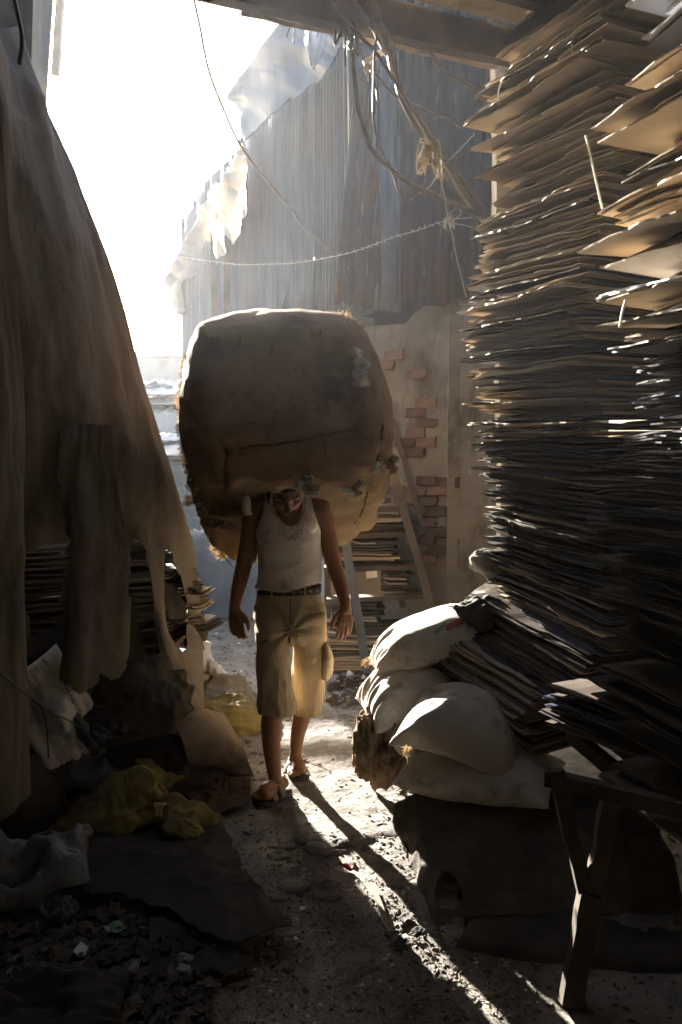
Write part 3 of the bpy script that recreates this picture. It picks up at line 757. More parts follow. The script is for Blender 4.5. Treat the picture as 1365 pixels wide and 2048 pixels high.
tangle(690, 55, 3.85, .09, 16, m_cable, 'tangle of dark cable loops under the roof corner', .0055, 4)
tangle(740, 135, 3.9, .04, 14, m_twine, 'small tied knot at the end of the crosspiece', .003, 5)
tangle(898, 436, 4.3, .05, 10, m_wire, 'small curl of wires where the barbed wire is tied', .002, 6)
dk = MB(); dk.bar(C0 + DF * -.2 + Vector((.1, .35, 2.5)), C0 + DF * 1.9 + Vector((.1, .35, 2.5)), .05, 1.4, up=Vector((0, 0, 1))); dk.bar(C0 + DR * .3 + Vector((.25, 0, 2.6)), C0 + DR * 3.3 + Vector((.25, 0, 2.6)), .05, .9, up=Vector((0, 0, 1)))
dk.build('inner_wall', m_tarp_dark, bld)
# boxes stored on the rack shelves
def rack_pile(u0, u1, vb, vt, Y, label, seed, mats):
    g = random.Random(seed); t = thing('boxes_on_rack', label, 'cardboard stack', tuple(at((u0 + u1) / 2, vb, Y)), 'flattened boxes stored on the rack')
    zb, zt_ = at(u0, vb, Y).z, at(u0, vt, Y).z; z = zb
    while z < zt_:
        a, b_ = at(u0 + g.uniform(-7, 7), vb, Y), at(u1 + g.uniform(-10, 10), vb, Y); h = g.uniform(.008, .016)
        m_ = MB(); m_.bar(Vector((a.x, Y + .12 + g.uniform(-.02, .02), z)), Vector((b_.x, Y + .12 + g.uniform(-.02, .02), z + g.uniform(-.006, .006))), .3, h, up=Vector((0, 0, 1)), seg=6, wob=.003, seed=g.randrange(999))
        m_.build('flattened_box', g.choice(mats), t); z += h + .006
mk = [bpy.data.materials.get('cardboard'), bpy.data.materials.get('cardboard_dark'), bpy.data.materials.get('old_wood')]
rack_pile(648, 800, 1064, 1022, 5.6, 'flat boxes on the top shelf of the rack beside the bale', 1, mk)
rack_pile(655, 790, 1128, 1078, 5.6, 'dense brown flat boxes on the rack shelf under the bale edge', 2, mk)
rack_pile(765, 812, 1190, 1140, 5.62, 'small pile of flat boxes at the end of the rack behind the printed board', 3, mk)
rack_pile(652, 800, 1335, 1262, 5.45, 'pale edged flat boxes stacked on the ground below the rack', 4, [mk[0], mk[0], mk[1]])
rack_pile(660, 760, 1250, 1205, 5.6, 'loose flat boxes on the lowest rack shelf beside the man', 5, mk)
o = stick('printed_board', at(662, 1164, 5.52), at(762, 1162, 5.52), .02, .17, mk[0], None, 4, .002, 2, up=Vector((0, 1, 0)))
m_ = MB(); m_.bar(at(662, 1164, 5.5), at(762, 1162, 5.5), .17, .012, up=Vector((0, 1, 0))); bpy.data.objects.remove(o); o = m_.build('carton_panel', mk[0]); tag(o, 'brown carton panel with a white address sticker standing on the rack', 'carton')
m_ = MB(); m_.bar(at(733, 1150, 5.485), at(755, 1148, 5.485), .045, .003, up=Vector((0, 1, 0))); m_.build('sticker', m_white, o)

cable('hanging_cable', [(22, -40, 3.2), (34, 20, 3.2), (43, 62, 3.2), (44, 95, 3.2), (39, 128, 3.2)], .008, m_cable, 'dark cable hanging down beside the tarp in the top left corner')
# ================================================================== CARDBOARD
def flat_box_mesh(L, D, seed, th=.0052, gap=.0022, ns=34, nd=3, droop=.01, creases=(.26, .62)):
    """one flattened carton: two leaves; s along +X, depth along +Y, outer edge at y = 0"""
    g = np.random.RandomState(seed); V = []; Fc = []
    S, T = np.meshgrid(np.linspace(0, 1, ns), np.linspace(0, 1, nd), indexing='ij')
    base = droop * fbm(np.stack([S * 2.2, T * 1.4, S * 0 + seed], -1), 1, seed, 2)
    sag = -g.uniform(.0, .022) * np.clip(.15 - S, 0, 1) / .15 * g.choice([1, 1, -.3])
    for leaf in range(2):
        x0 = g.uniform(-.022, .026); l = L * g.uniform(.94, 1.02); y0 = g.uniform(-.006, .014)
        edge = .004 * fbm(np.stack([S * 14, T * 0, S * 0 + seed + leaf], -1), 1, seed + leaf, 3)
        step = sum(g.uniform(-.016, .016) * (S > c) + .009 * np.exp(-((S - c) / .018) ** 2) for c in creases)
        X = x0 + S * l + (.006 * fbm(np.stack([T * 9, T * 0, T * 0 + seed], -1), 1, seed + 9 + leaf, 2)) * (1 - S)
        Y = y0 + T * D + (edge + step) * (1 - T)
        Z = base + sag + (gap + th) * (1 - leaf) + .0025 * fbm(np.stack([S * 9, T * 3, S * 0 + leaf * 7], -1), 1, seed + 3 * leaf, 2)
        Z -= leaf * .5 * gap * np.abs(T - .5)
        v, f = slab(np.stack([X, Y, Z], -1), th)
        n = len(V); V += [tuple(a) for a in v]; Fc += [tuple(int(i) + n for i in q) for q in f]
    return mesh_of('flattened_box', V, Fc)
def variants(L, D, k, mats, seed, **kw):
    out = []
    for i in range(k):
        me = flat_box_mesh(L, D, seed + i, **kw); me.materials.append(mats[i % len(mats)]); out.append(me)
    return out
def lut(tab, v):
    t = sorted((b, a) for a, b in tab); return float(np.interp(v, [q[0] for q in t], [q[1] for q in t]))
def place(me, name, parent, P, ang, tilt, roll=0.0, jit=0.0):
    o = bpy.data.objects.new(name, me); COL.objects.link(o); o.parent = parent
    o.rotation_mode = 'XYZ'
    o.location = Vector(P) - Vector(parent.location)
    o.rotation_euler = (Matrix.Rotation(ang + jit, 4, 'Z') @ Matrix.Rotation(tilt, 4, 'Y') @ Matrix.Rotation(roll, 4, 'X')).to_euler()
    return o
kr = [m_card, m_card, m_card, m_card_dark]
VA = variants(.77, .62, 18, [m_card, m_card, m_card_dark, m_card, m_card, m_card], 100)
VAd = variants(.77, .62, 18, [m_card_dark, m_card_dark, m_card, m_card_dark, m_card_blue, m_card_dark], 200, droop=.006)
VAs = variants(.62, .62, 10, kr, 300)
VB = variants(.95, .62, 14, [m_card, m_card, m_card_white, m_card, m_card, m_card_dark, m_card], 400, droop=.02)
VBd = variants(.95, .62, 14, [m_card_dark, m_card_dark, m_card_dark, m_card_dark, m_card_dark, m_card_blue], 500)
EA = [(1051, 11), (1012, 56), (995, 106), (1015, 129), (925, 218), (922, 263), (936, 302), (942, 336), (958, 358), (987, 387), (987, 425), (950, 440), (950, 454), (947, 504), (936, 582), (914, 610),
      (914, 640), (915, 674), (921, 726), (930, 751), (949, 763), (934, 807), (967, 836), (938, 848), (945, 888), (956, 905), (940, 933), (947, 959), (968, 972), (960, 1003), (967, 1044), (967, 1100), (975, 1136), (975, 1192), (972, 1260), (978, 1330), (990, 1420), (1050, -60), (1060, -200)]
EB = [(1290, -120), (1255, -30), (1253, 22), (1290, 60), (1303, 84), (1312, 129), (1200, 235), (1169, 263), (1217, 297), (1208, 325), (1253, 359), (1231, 409), (1160, 448), (1160, 510), (1219, 560), (1175, 616), (1188, 655), (1205, 695),
      (1260, 722), (1286, 766), (1267, 796), (1286, 822), (1278, 859), (1245, 877), (1219, 903), (1178, 925), (1167, 963), (1160, 1025), (1193, 1062), (1204, 1088), (1193, 1133), (1185, 1162), (1189, 1210), (1204, 1250), (1207, 1265),
      (1247, 1320), (1159, 1336), (1202, 1396), (1212, 1441), (1242, 1491), (1197, 1521), (1169, 1561), (1200, 1587)]
def build_stack(Y0, tab, ang, z0, z1, dz, tiltf, rows, group, mesh_for, seed, out=lambda v: 0):
    """rows: (z_from, label) bundles from the bottom upwards"""
    g = random.Random(seed); z = z0; cur = None; idx = -1; nblk = 0; prot = False; rec = 0
    rows = list(rows)
    while z < z1:
        while idx + 1 < len(rows) and z >= rows[idx + 1][0]:
            idx += 1
            cur = thing('cardboard_bundle', rows[idx][1], 'cardboard bundle', (0, 0, 0), group)
            t_ = at(1000, 875, Y0); cur.location = (t_.x, t_.y, z)
            kinkang = g.uniform(-.05, .05); first = True
        y = (z - EYE.z) / Y0
        # pixel row of this height at Y0
        v = 1024 - FPX * ((y * CP + SP) / (CP - y * SP))
        u = lut(tab, v) + g.uniform(-5, 5) * (1.4 if z > 1.7 else 1)
        P = at(u, v, Y0); P.z = z
        me, step = mesh_for(v, g)
        zone = out(v)
        if nblk <= 0:
            prot = not prot; nblk = g.choice([1, 2, 2, 3]) if prot else g.choice([2, 3, 4])
            rec = g.uniform(.05, .13) if not prot else 0; kinkang = g.uniform(-.04, .04)
        nblk -= 1
        if zone and rec:
            P = P + (Vector((math.cos(ang), math.sin(ang), 0)) * .8 + Vector((-math.sin(ang), math.cos(ang), 0)) * .9) * rec * zone
        place(me, 'flattened_box', cur, P, ang + kinkang, tiltf(v), g.uniform(-.02, .02), g.uniform(-.03, .03))
        z += step * dz
angA = math.atan2(-.9, .44)
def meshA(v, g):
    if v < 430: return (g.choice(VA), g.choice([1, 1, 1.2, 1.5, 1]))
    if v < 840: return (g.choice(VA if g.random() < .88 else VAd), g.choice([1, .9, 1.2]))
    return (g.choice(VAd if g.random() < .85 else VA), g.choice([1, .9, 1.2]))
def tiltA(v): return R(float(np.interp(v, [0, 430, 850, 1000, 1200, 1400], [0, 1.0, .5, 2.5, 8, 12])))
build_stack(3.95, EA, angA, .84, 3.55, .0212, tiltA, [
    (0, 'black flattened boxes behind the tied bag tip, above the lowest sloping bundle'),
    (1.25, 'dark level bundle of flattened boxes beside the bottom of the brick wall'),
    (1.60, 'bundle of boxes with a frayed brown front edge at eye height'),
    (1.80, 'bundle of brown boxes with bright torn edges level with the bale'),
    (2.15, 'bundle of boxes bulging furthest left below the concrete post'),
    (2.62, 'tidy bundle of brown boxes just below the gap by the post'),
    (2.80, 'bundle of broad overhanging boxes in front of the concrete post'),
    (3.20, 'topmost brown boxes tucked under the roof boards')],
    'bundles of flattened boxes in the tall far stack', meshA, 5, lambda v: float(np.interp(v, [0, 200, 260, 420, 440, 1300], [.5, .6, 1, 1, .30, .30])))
angB = math.atan2(-.93, .36)
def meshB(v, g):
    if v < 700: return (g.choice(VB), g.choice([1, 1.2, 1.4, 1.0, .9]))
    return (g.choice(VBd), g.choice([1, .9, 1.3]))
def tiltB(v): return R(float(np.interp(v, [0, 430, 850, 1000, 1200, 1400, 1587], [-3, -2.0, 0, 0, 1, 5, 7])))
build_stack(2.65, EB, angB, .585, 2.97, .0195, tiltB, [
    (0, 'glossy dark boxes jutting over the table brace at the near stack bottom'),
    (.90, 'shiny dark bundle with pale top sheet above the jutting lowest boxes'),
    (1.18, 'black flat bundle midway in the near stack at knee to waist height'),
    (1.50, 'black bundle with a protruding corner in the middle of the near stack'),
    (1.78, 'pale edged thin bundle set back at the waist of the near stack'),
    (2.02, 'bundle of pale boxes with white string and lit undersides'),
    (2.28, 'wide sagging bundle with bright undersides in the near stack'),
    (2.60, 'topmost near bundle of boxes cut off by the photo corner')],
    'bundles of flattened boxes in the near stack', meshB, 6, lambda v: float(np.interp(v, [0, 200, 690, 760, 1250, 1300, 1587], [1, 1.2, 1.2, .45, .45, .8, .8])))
# filler columns further in, so the stacks have depth and close off the light
def column(label, x, y, z0, z1, ang, mesh, dz, seed):
    t = thing('cardboard_bundle', label, 'cardboard bundle', (x, y, z0)); g = random.Random(seed); z = z0
    while z < z1:
        place(g.choice(mesh), 'flattened_box', t, Vector((x + g.uniform(-.02, .02), y + g.uniform(-.02, .02), z)), ang, g.uniform(-.01, .01)); z += dz
column('filler column of flattened boxes added behind the far stack to block light', 1.28, 4.1, .6, 3.5, angA, VAd, .034, 3)
column('filler column of flattened boxes added behind the near stack to block light', 1.45, 2.9, .6, 3.0, angB, VAd, .034, 4)
# small fanned bundle over the sacks
fan = thing('cardboard_bundle', 'short fanned bundle of brown boxes sagging over the white sacks', 'cardboard bundle', (.45, 3.6, .6))
g = random.Random(4); VF = variants(.66, .60, 10, [m_card, m_card, m_card_dark, m_card], 600, creases=(.16, .5), droop=.008)
for k in range(19):
    v = 1372 - k * 6.6
    P = at(lut([(862, 1250), (868, 1285), (852, 1300), (862, 1320), (850, 1335), (860, 1355), (856, 1372)], v) + g.uniform(-5, 5), v, 3.86)
    place(g.choice(VF), 'flattened_box', fan, P, angA + .12, R(12), 0, g.uniform(-.03, .03))
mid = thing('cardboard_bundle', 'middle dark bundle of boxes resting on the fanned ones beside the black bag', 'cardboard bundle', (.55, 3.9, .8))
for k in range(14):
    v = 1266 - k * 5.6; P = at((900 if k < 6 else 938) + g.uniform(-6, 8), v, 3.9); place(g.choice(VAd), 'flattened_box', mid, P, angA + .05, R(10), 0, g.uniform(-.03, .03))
low = thing('cardboard_bundle', 'low dark bundle of boxes added on the table corner to hide sunlit boards', 'cardboard bundle', (.8, 3.05, .58))  # dark pile added to cover the sunlit table boards
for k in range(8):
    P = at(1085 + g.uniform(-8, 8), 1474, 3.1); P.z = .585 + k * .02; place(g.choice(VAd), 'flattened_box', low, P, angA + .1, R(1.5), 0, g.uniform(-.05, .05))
# strings on the bundles
for (pts, lab) in (([(1148, 118, 3.4), (1145, 85, 3.4), (1160, 50, 3.42)], 'white plastic strap on the topmost far boxes'),
                   ([(998, 210, 3.72), (997, 185, 3.73), (1003, 165, 3.75)], 'white strap round the overhanging far boxes'),
                   ([(1240, 655, 2.44), (1245, 625, 2.44), (1252, 600, 2.44)], 'white string round the near stack bundle'),
                   ([(1172, 270, 2.63), (1188, 340, 2.66), (1205, 418, 2.7)], 'thin twine falling down the near stack edge')):
    cable('strap', pts, .0035, m_white, lab, 'strap', 'straps on the boxes', 12)
# stack hidden behind the canvas on the left
ls = thing('cardboard_stack', 'stack of flattened boxes seen through holes in the canvas tarp', 'cardboard stack', (-1.2, 4.7, 0))
VL = variants(1.25, .6, 12, [m_card_dark], 700, droop=.014)  # all dark cards, painting the shade inside the tarp holes
z = .05; g = random.Random(8)
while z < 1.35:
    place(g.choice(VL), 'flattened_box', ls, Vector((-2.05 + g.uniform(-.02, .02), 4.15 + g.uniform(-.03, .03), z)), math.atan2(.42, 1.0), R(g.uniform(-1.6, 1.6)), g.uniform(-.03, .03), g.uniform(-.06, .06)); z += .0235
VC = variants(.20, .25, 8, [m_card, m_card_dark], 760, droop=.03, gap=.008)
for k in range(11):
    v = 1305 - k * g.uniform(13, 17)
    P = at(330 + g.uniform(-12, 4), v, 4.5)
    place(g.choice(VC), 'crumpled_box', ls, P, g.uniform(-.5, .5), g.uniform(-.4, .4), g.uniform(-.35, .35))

# ================================================================== TABLE
tb = thing('work_table', 'rough timber trestle table carrying the cardboard stacks', 'table', (1.1, 3.0, 0))
for k, x in enumerate(np.arange(.82, 1.9, .2)):
    stick('table_board', Vector((x + .42, 1.75, .56)), Vector((x + .02, 4.3, .56)), .19, .03, m_wood, tb, 6, .003, k, up=Vector((0, 0, 1)))
stick('ledger', at(1092, 1556, 2.50), at(1400, 1625, 2.3), .04, .045, m_wood, tb, 4, .002, 8, up=Vector((0, 0, 1)))
stick('edge_beam', Vector((.90, 3.25, .49)), Vector((1.08, 2.1, .49)), .04, .055, m_wood, tb, 5, .003, 3, up=Vector((0, 0, 1)))
zt = .50
def leg(u0, v0, Y0_, u1, v1, Y1_, w_, s): stick('leg', at(u0, v0, Y0_), at(u1, v1, Y1_), w_, .05, m_wood, tb, 6, .003, s)
Pk = at(1180, 1790, 2.42)
stick('leg', gr(1140, 2010) , Pk, .062, .04, m_wood, tb, 6, .003, 3)
stick('leg', Pk + Vector((-.005, .01, -.03)), at(1112, 1540, 2.48), .043, .035, m_wood, tb, 6, .003, 4)
stick('leg', Pk + Vector((.012, .012, -.02)), at(1222, 1590, 2.44), .048, .04, m_wood, tb, 6, .003, 5)
stick('leg', Vector((.72, 4.1, 0)), Vector((.72, 4.1, .54)), .08, .08, m_wood, tb)
stick('leg', Vector((1.7, 2.2, 0)), Vector((1.7, 2.2, .54)), .08, .08, m_wood, tb)
stick('leg', Vector((1.7, 4.1, 0)), Vector((1.7, 4.1, .54)), .08, .08, m_wood, tb)

# ================================================================== SACKS
def pillow(name, c, L, Wd, H, rot, mat, label, cat='sack', group=None, seed=0, bend=0.0, bulge=2.6, nose=0.0, wr=.012, nu=70, nv=48, ears=.12, kind=None, dents=.05, parent=None):
    """stuffed sack: superelliptic pillow, long axis X, seam round the rim"""
    U, W_ = np.meshgrid(np.linspace(-1, 1, nu), np.linspace(-1, 1, nv), indexing='ij')
    prof = (1 - np.abs(U) ** bulge).clip(0) ** .55 * (1 - np.abs(W_) ** bulge).clip(0) ** .55
    X = U * L / 2 * (1 - .10 * (1 - np.abs(W_)) ** 0 * (W_ ** 2) * (1 - ears * 0)) ; 
    X = U * L / 2 * (1 - .07 * (1 - W_ ** 2) * (np.abs(U) ** 6))
    Yy = W_ * Wd / 2 * (1 - .18 * (1 - np.abs(U) ** 2) ** 1 * 0 - .10 * np.abs(U) ** 4 * (1 - np.abs(W_))) * (1 - nose * np.clip(-U, 0, 1) ** 3)
    P0 = np.stack([X, Yy, X * 0], -1)
    parts = []
    for sgn in (1, -1):
        U2 = np.stack([U * 1.1 + .25 * W_, W_ * 3.2 + .5 * np.sin(U * 2 + seed), U * 0 + seed + 5], -1)
        cr_ = .35 * wr * ridge(U2, 1, seed + 9, 3) * prof ** .5
        w1_ = cr_ + wr * np.abs(U) ** 3 * ridge(np.stack([W_ * 5, U * 1.2, U * 0 + seed + sgn], -1), 1, seed, 3) * prof ** .3
        w2_ = dents * H * fbm(np.stack([U * 1.7, W_ * 1.7, U * 0 + seed * 3.1], -1), 1, seed + 4, 3) * prof
        Z = sgn * (H / 2 * prof * (1.0 if sgn > 0 else .75)) + (w1_ + w2_) * 1.0
        Z = Z - bend * U ** 2
        parts.append(np.stack([X, Yy, Z], -1))
    V = np.vstack([parts[0].reshape(-1, 3), parts[1].reshape(-1, 3)])
    n = nu * nv; Fc = np.vstack([gfaces(nu, nv), gfaces(nu, nv)[:, ::-1] + n])
    me = mesh_of(name, V, Fc)
    b = bmesh.new(); b.from_mesh(me); bmesh.ops.remove_doubles(b, verts=b.verts, dist=.0012); b.normal_update(); b.to_mesh(me); b.free()
    b = bmesh.new(); b.from_mesh(me); bmesh.ops.recalc_face_normals(b, faces=b.faces[:]); b.to_mesh(me); b.free()
    me.transform(Euler(tuple(R(a) for a in rot)).to_matrix().to_4x4())
    me.transform(Matrix.Translation(Vector(c)))
    o = obj(name, me, mat, parent, kind, True)
    if label: tag(o, label, cat, group)
    return o
def fibres(name, pts, mat, parent, n, ln, r, seed, dirf=None):
    g = random.Random(seed); m_ = MB()
    for k in range(n):
        i = g.randrange(len(pts)); p = Vector(pts[i]) + Vector([g.uniform(-.006, .006) for _ in range(3)])
        d = Vector([g.uniform(-1, 1) for _ in range(3)])
        if dirf: d = d * .6 + Vector(dirf(p))
        d.normalize(); l = ln * g.uniform(.3, 1.2)
        q = Vector([g.uniform(-1, 1) for _ in range(3)]) * l * .3
        m_.tube([p, p + d * l * .5 + q * .4, p + d * l + q], [r, r * .8, r * .3], 3, False)
    return m_.build(name, mat, parent, 'stuff')
G_S = 'stuffed sacks piled under the table edge'
pillow('stuffed_sack', at(955, 1545, 3.42), .66, .42, .23, (4, -4, -24), m_sack, 'beige sack lying lowest on the wrapped dark bundle', group=G_S, seed=3, nose=.35, bend=.02)
pillow('stuffed_sack', at(930, 1452, 3.45), .52, .40, .30, (10, 14, -20), m_sack_grey if False else m_sack, 'bulging sack with dark folds at its mouth, just under the fanned boxes', group=G_S, seed=5, bend=.09, wr=.018)
pillow('stuffed_sack', at(818, 1385, 3.80), .44, .36, .27, (8, -12, 12), m_sack, 'rounded white sack with a torn tuft, below the largest white one', group=G_S, seed=8, bend=.05, wr=.016)
pillow('stuffed_sack', at(866, 1278, 3.93), .64, .42, .23, (4, -17, 6), m_sack, 'largest bright white sack with red and green print, on top of the pile', group=G_S, seed=11, nose=.55, bend=.05)
pillow('stuffed_sack', at(985, 1225, 4.25), .42, .36, .24, (0, -38, 10), m_sack, 'white sack wedged upright between the pile and the far stack', group=G_S, seed=14)
pillow('stuffed_sack', at(840, 1468, 3.72), .34, .36, .24, (0, 10, 20), m_sack, 'half hidden beige sack above the frayed rags', group=G_S, seed=15)
for (u_, v_, Y_, nm) in ((738, 1322, 3.72, 'stuffed_sack.003'), (812, 1580, 3.2, 'stuffed_sack'), (818, 1500, 3.25, 'stuffed_sack.001'), (815, 1330, 3.75, 'stuffed_sack.002')):
    c_ = at(u_, v_, Y_); fibres('frayed_corner', [tuple(c_ + Vector([random.uniform(-.014, .014) for _ in range(3)])) for _ in range(14)], m_fibre, bpy.data.objects[nm], 60, .035, .0014, int(u_), lambda p: (-.7, -.3, -.5))
# red and green print on the top sack
def decal(u0, v0, pts, mat, name, parent, target, off=.002, depth=None):
    dg = bpy.context.evaluated_depsgraph_get(); bt = BVHTree.FromObject(target, dg)
    out = []
    for (u, v) in pts:
        d = (at(u, v, 4) - EYE).normalized(); h = bt.ray_cast(EYE - (target.matrix_world.translation * 0), d)
        if h[0] is None: return None
        out.append(h[0] - d * off)
    return out
top_sack = [o for o in bpy.data.objects if o.get('label', '').startswith('largest bright white')][0]
def patch(poly, n, mat, name, target, parent):
    """a flat print laid onto a surface: quad of 4 pixels, resampled on the surface"""
    dg = bpy.context.evaluated_depsgraph_get(); bt = BVHTree.FromObject(target, dg)
    G = np.zeros((n, n, 3)); ok = np.ones((n, n), bool)
    mw = target.matrix_world.translation
    for i in range(n):
        for j in range(n):
            a = np.array(poly[0]) * (1 - i/(n-1)) + np.array(poly[1]) * (i/(n-1)); b_ = np.array(poly[3]) * (1 - i/(n-1)) + np.array(poly[2]) * (i/(n-1))
            q = a * (1 - j/(n-1)) + b_ * (j/(n-1)); d = (at(q[0], q[1], 4) - EYE).normalized()
            h = bt.ray_cast(EYE, d)
            if h[0] is None: ok[i, j] = False; continue
            G[i, j] = h[0] - d * .0025
    k = ok[:-1, :-1] & ok[1:, :-1] & ok[:-1, 1:] & ok[1:, 1:]
    if not k.any(): return None
    return obj(name, clean_mesh(name, G.reshape(-1, 3), gfaces(n, n, k)), mat, parent, None, True)
bpy.context.view_layer.update()
patch([(893, 1250), (925, 1232), (928, 1247), (893, 1262)], 10, m_red, 'red_print', top_sack, top_sack)
patch([(868, 1262), (893, 1243), (893, 1252), (872, 1268)], 10, M('green_print', (.22, .30, .27), (.3, .36, .33), bump=0), 'green_print', top_sack, top_sack)
o = pillow('tied_bag', at(985, 1135, 4.0), .24, .17, .14, (0, 22, -4), m_sack_grey, 'small tied bag tip poking out of the far stack', 'bag', None, 31, nose=.92, wr=.02)
# blackish bag draped at the corner of the stack
pillow('black_bag', at(968, 1232, 3.84), .20, .24, .14, (0, 25, -50), m_cloth_black, 'crumpled black bag on the fanned boxes against the far stack', 'bag', None, 33, dents=.25, wr=.02)
# frayed rags under the sacks
rags = thing('rag_heap', 'frayed brown rags hanging in tatters below the sacks', 'rags', gr(770, 1560))
g = random.Random(12)
m_rag = M('rag', (.30, .21, .13), (.15, .10, .065), scale=12, rough=.95, bump=.5, bscale=120, transl=.12)
for k in range(26):
    u, v = g.uniform(732, 805), g.uniform(1425, 1530)
    a = at(u, v, g.uniform(3.68, 3.8)); s = g.uniform(.05, .09)
    C = [[a + Vector((-s * .5, 0, s * .6)), a + Vector((0, -.03, s * .9)), a + Vector((s * .5, 0, s * .5))],
         [a + Vector((-s * .6, -.03, 0)), a + Vector((0, -.07, 0)), a + Vector((s * .4, -.02, 0))],
         [a + Vector((-s * .4 - .02, 0, -s)), a + Vector((-.01, -.03, -s * 1.2)), a + Vector((s * .3, 0, -s * .8))]]
    cloth('rag', C, 16, 16, m_rag, rags, lambda G, S, T: .02 * ridge(np.stack([T * 4, S * 1.5, S * 0 + k], -1), 1, k, 3), th=.002)
core = pillow('rag', at(770, 1500, 3.85), .24, .26, .30, (0, 0, 20), m_rag, None, seed=44, dents=.5, wr=.04, parent=rags)
fp = [tuple(at(g.uniform(727, 800), g.uniform(1440, 1545), g.uniform(3.66, 3.76))) for _ in range(90)]
fibres('loose_fibre', fp, m_fibre, rags, 260, .07, .0011, 3, lambda p: (-.3, -.1, -.8))
# dark wrapped bundle on the ground under the sacks
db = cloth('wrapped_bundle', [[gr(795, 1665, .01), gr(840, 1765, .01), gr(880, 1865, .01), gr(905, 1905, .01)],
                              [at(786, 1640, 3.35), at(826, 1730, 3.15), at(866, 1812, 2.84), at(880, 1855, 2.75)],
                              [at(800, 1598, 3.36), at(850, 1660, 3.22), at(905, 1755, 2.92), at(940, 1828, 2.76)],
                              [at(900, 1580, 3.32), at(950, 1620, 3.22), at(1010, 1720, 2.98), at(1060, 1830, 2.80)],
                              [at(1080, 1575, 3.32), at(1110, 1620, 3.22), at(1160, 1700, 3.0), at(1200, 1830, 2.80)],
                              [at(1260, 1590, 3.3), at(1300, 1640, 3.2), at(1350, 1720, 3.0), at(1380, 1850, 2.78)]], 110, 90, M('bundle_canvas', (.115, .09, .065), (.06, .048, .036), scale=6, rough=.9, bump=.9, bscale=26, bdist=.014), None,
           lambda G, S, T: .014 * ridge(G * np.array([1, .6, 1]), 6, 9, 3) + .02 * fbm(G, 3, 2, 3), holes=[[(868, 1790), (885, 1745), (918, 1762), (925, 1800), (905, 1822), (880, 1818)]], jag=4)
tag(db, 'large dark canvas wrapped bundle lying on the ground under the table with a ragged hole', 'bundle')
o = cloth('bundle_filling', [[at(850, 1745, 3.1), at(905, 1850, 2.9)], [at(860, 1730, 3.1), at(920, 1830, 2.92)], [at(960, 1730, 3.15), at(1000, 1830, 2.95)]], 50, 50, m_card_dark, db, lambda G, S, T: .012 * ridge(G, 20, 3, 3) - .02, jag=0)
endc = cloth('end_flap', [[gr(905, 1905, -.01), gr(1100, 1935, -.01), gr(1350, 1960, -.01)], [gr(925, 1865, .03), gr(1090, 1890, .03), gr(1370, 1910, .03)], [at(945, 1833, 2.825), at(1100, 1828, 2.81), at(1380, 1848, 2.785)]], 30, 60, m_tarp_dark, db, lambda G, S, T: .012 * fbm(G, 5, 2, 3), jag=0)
fp = [tuple(at(g.uniform(785, 800), g.uniform(1600, 1660), g.uniform(3.3, 3.4))) for _ in range(40)]
# ================================================================== CANVAS TARP ON THE LEFT
def tarp_disp(f, amp, seed, f2=1.2):
    def d(G, S, T):
        P = np.stack([T * f, S * f2, S * 0 + seed], -1)
        big = amp * 1.5 * fbm(P, .45, seed, 2)
        P2 = np.stack([T * f * 2.6 + .8 * noise(np.stack([S * 3, T * 3, S * 0], -1), 1, seed), S * f2 * 2.2, S * 0 + seed], -1)
        return (big + amp * .30 * fbm(P2, .6, seed + 3, 2) + .014 * ridge(G * np.array([.8, .8, .55]) + .22 * noise(G, 1.5, 5)[..., None] * np.array([1, 1, -1]), 2.6, seed, 2) + .008 * fbm(G * np.array([1, 1, .8]), 7, seed + 5, 4)) * (1 - T ** 8 * .75)
    return d
holes_t = [[(268, 1062), (285, 1085), (303, 1150), (312, 1200), (322, 1262), (322, 1300), (298, 1325), (262, 1282), (256, 1190), (262, 1120)],
           [(331, 1100), (345, 1108), (358, 1150), (372, 1195), (378, 1240), (374, 1290), (362, 1320), (346, 1300), (332, 1262), (322, 1190), (320, 1140)],
           [(45, 1108), (85, 1092), (133, 1080), (135, 1120), (126, 1180), (118, 1235), (100, 1262), (60, 1275), (48, 1200)],
           [(300, 1330), (330, 1360), (345, 1420), (372, 1500), (300, 1500), (250, 1420)]]
tarp = cloth('canvas_tarp', [
    [at(-260, -60, 2.6), at(-90, 20, 3.1), at(-10, 60, 3.6), at(12, 55, 3.9), at(20, 62, 4.0)],
    [at(-200, 250, 2.7), at(-60, 250, 3.1), at(40, 240, 3.6), at(85, 245, 4.0), at(100, 275, 4.15)],
    [at(-180, 520, 2.8), at(-30, 520, 3.2), at(100, 510, 3.6), at(185, 510, 4.05), at(212, 535, 4.25)],
    [at(-150, 780, 2.9), at(0, 780, 3.3), at(140, 770, 3.65), at(245, 770, 4.1), at(290, 790, 4.4)],
    [at(-120, 960, 3.0), at(20, 960, 3.4), at(160, 960, 3.75), at(290, 965, 4.15), at(352, 985, 4.5)],
    [at(-110, 1100, 3.3), at(30, 1100, 3.65), at(180, 1100, 4.0), at(300, 1100, 4.25), at(388, 1110, 4.6)],
    [at(-110, 1280, 3.6), at(30, 1280, 3.9), at(190, 1280, 4.2), at(320, 1290, 4.4), at(402, 1270, 4.65)],
    [at(-110, 1500, 3.75), at(40, 1500, 4.05), at(200, 1500, 4.3), at(330, 1495, 4.4), at(408, 1475, 4.6)]], 300, 190, m_tarp, None,
    tarp_disp(9, .055, 3, 2.0), holes=holes_t, jag=4, th=.004)
tag(tarp, 'huge torn brown canvas tarp hanging over the stacked boxes along the left side', 'tarp')
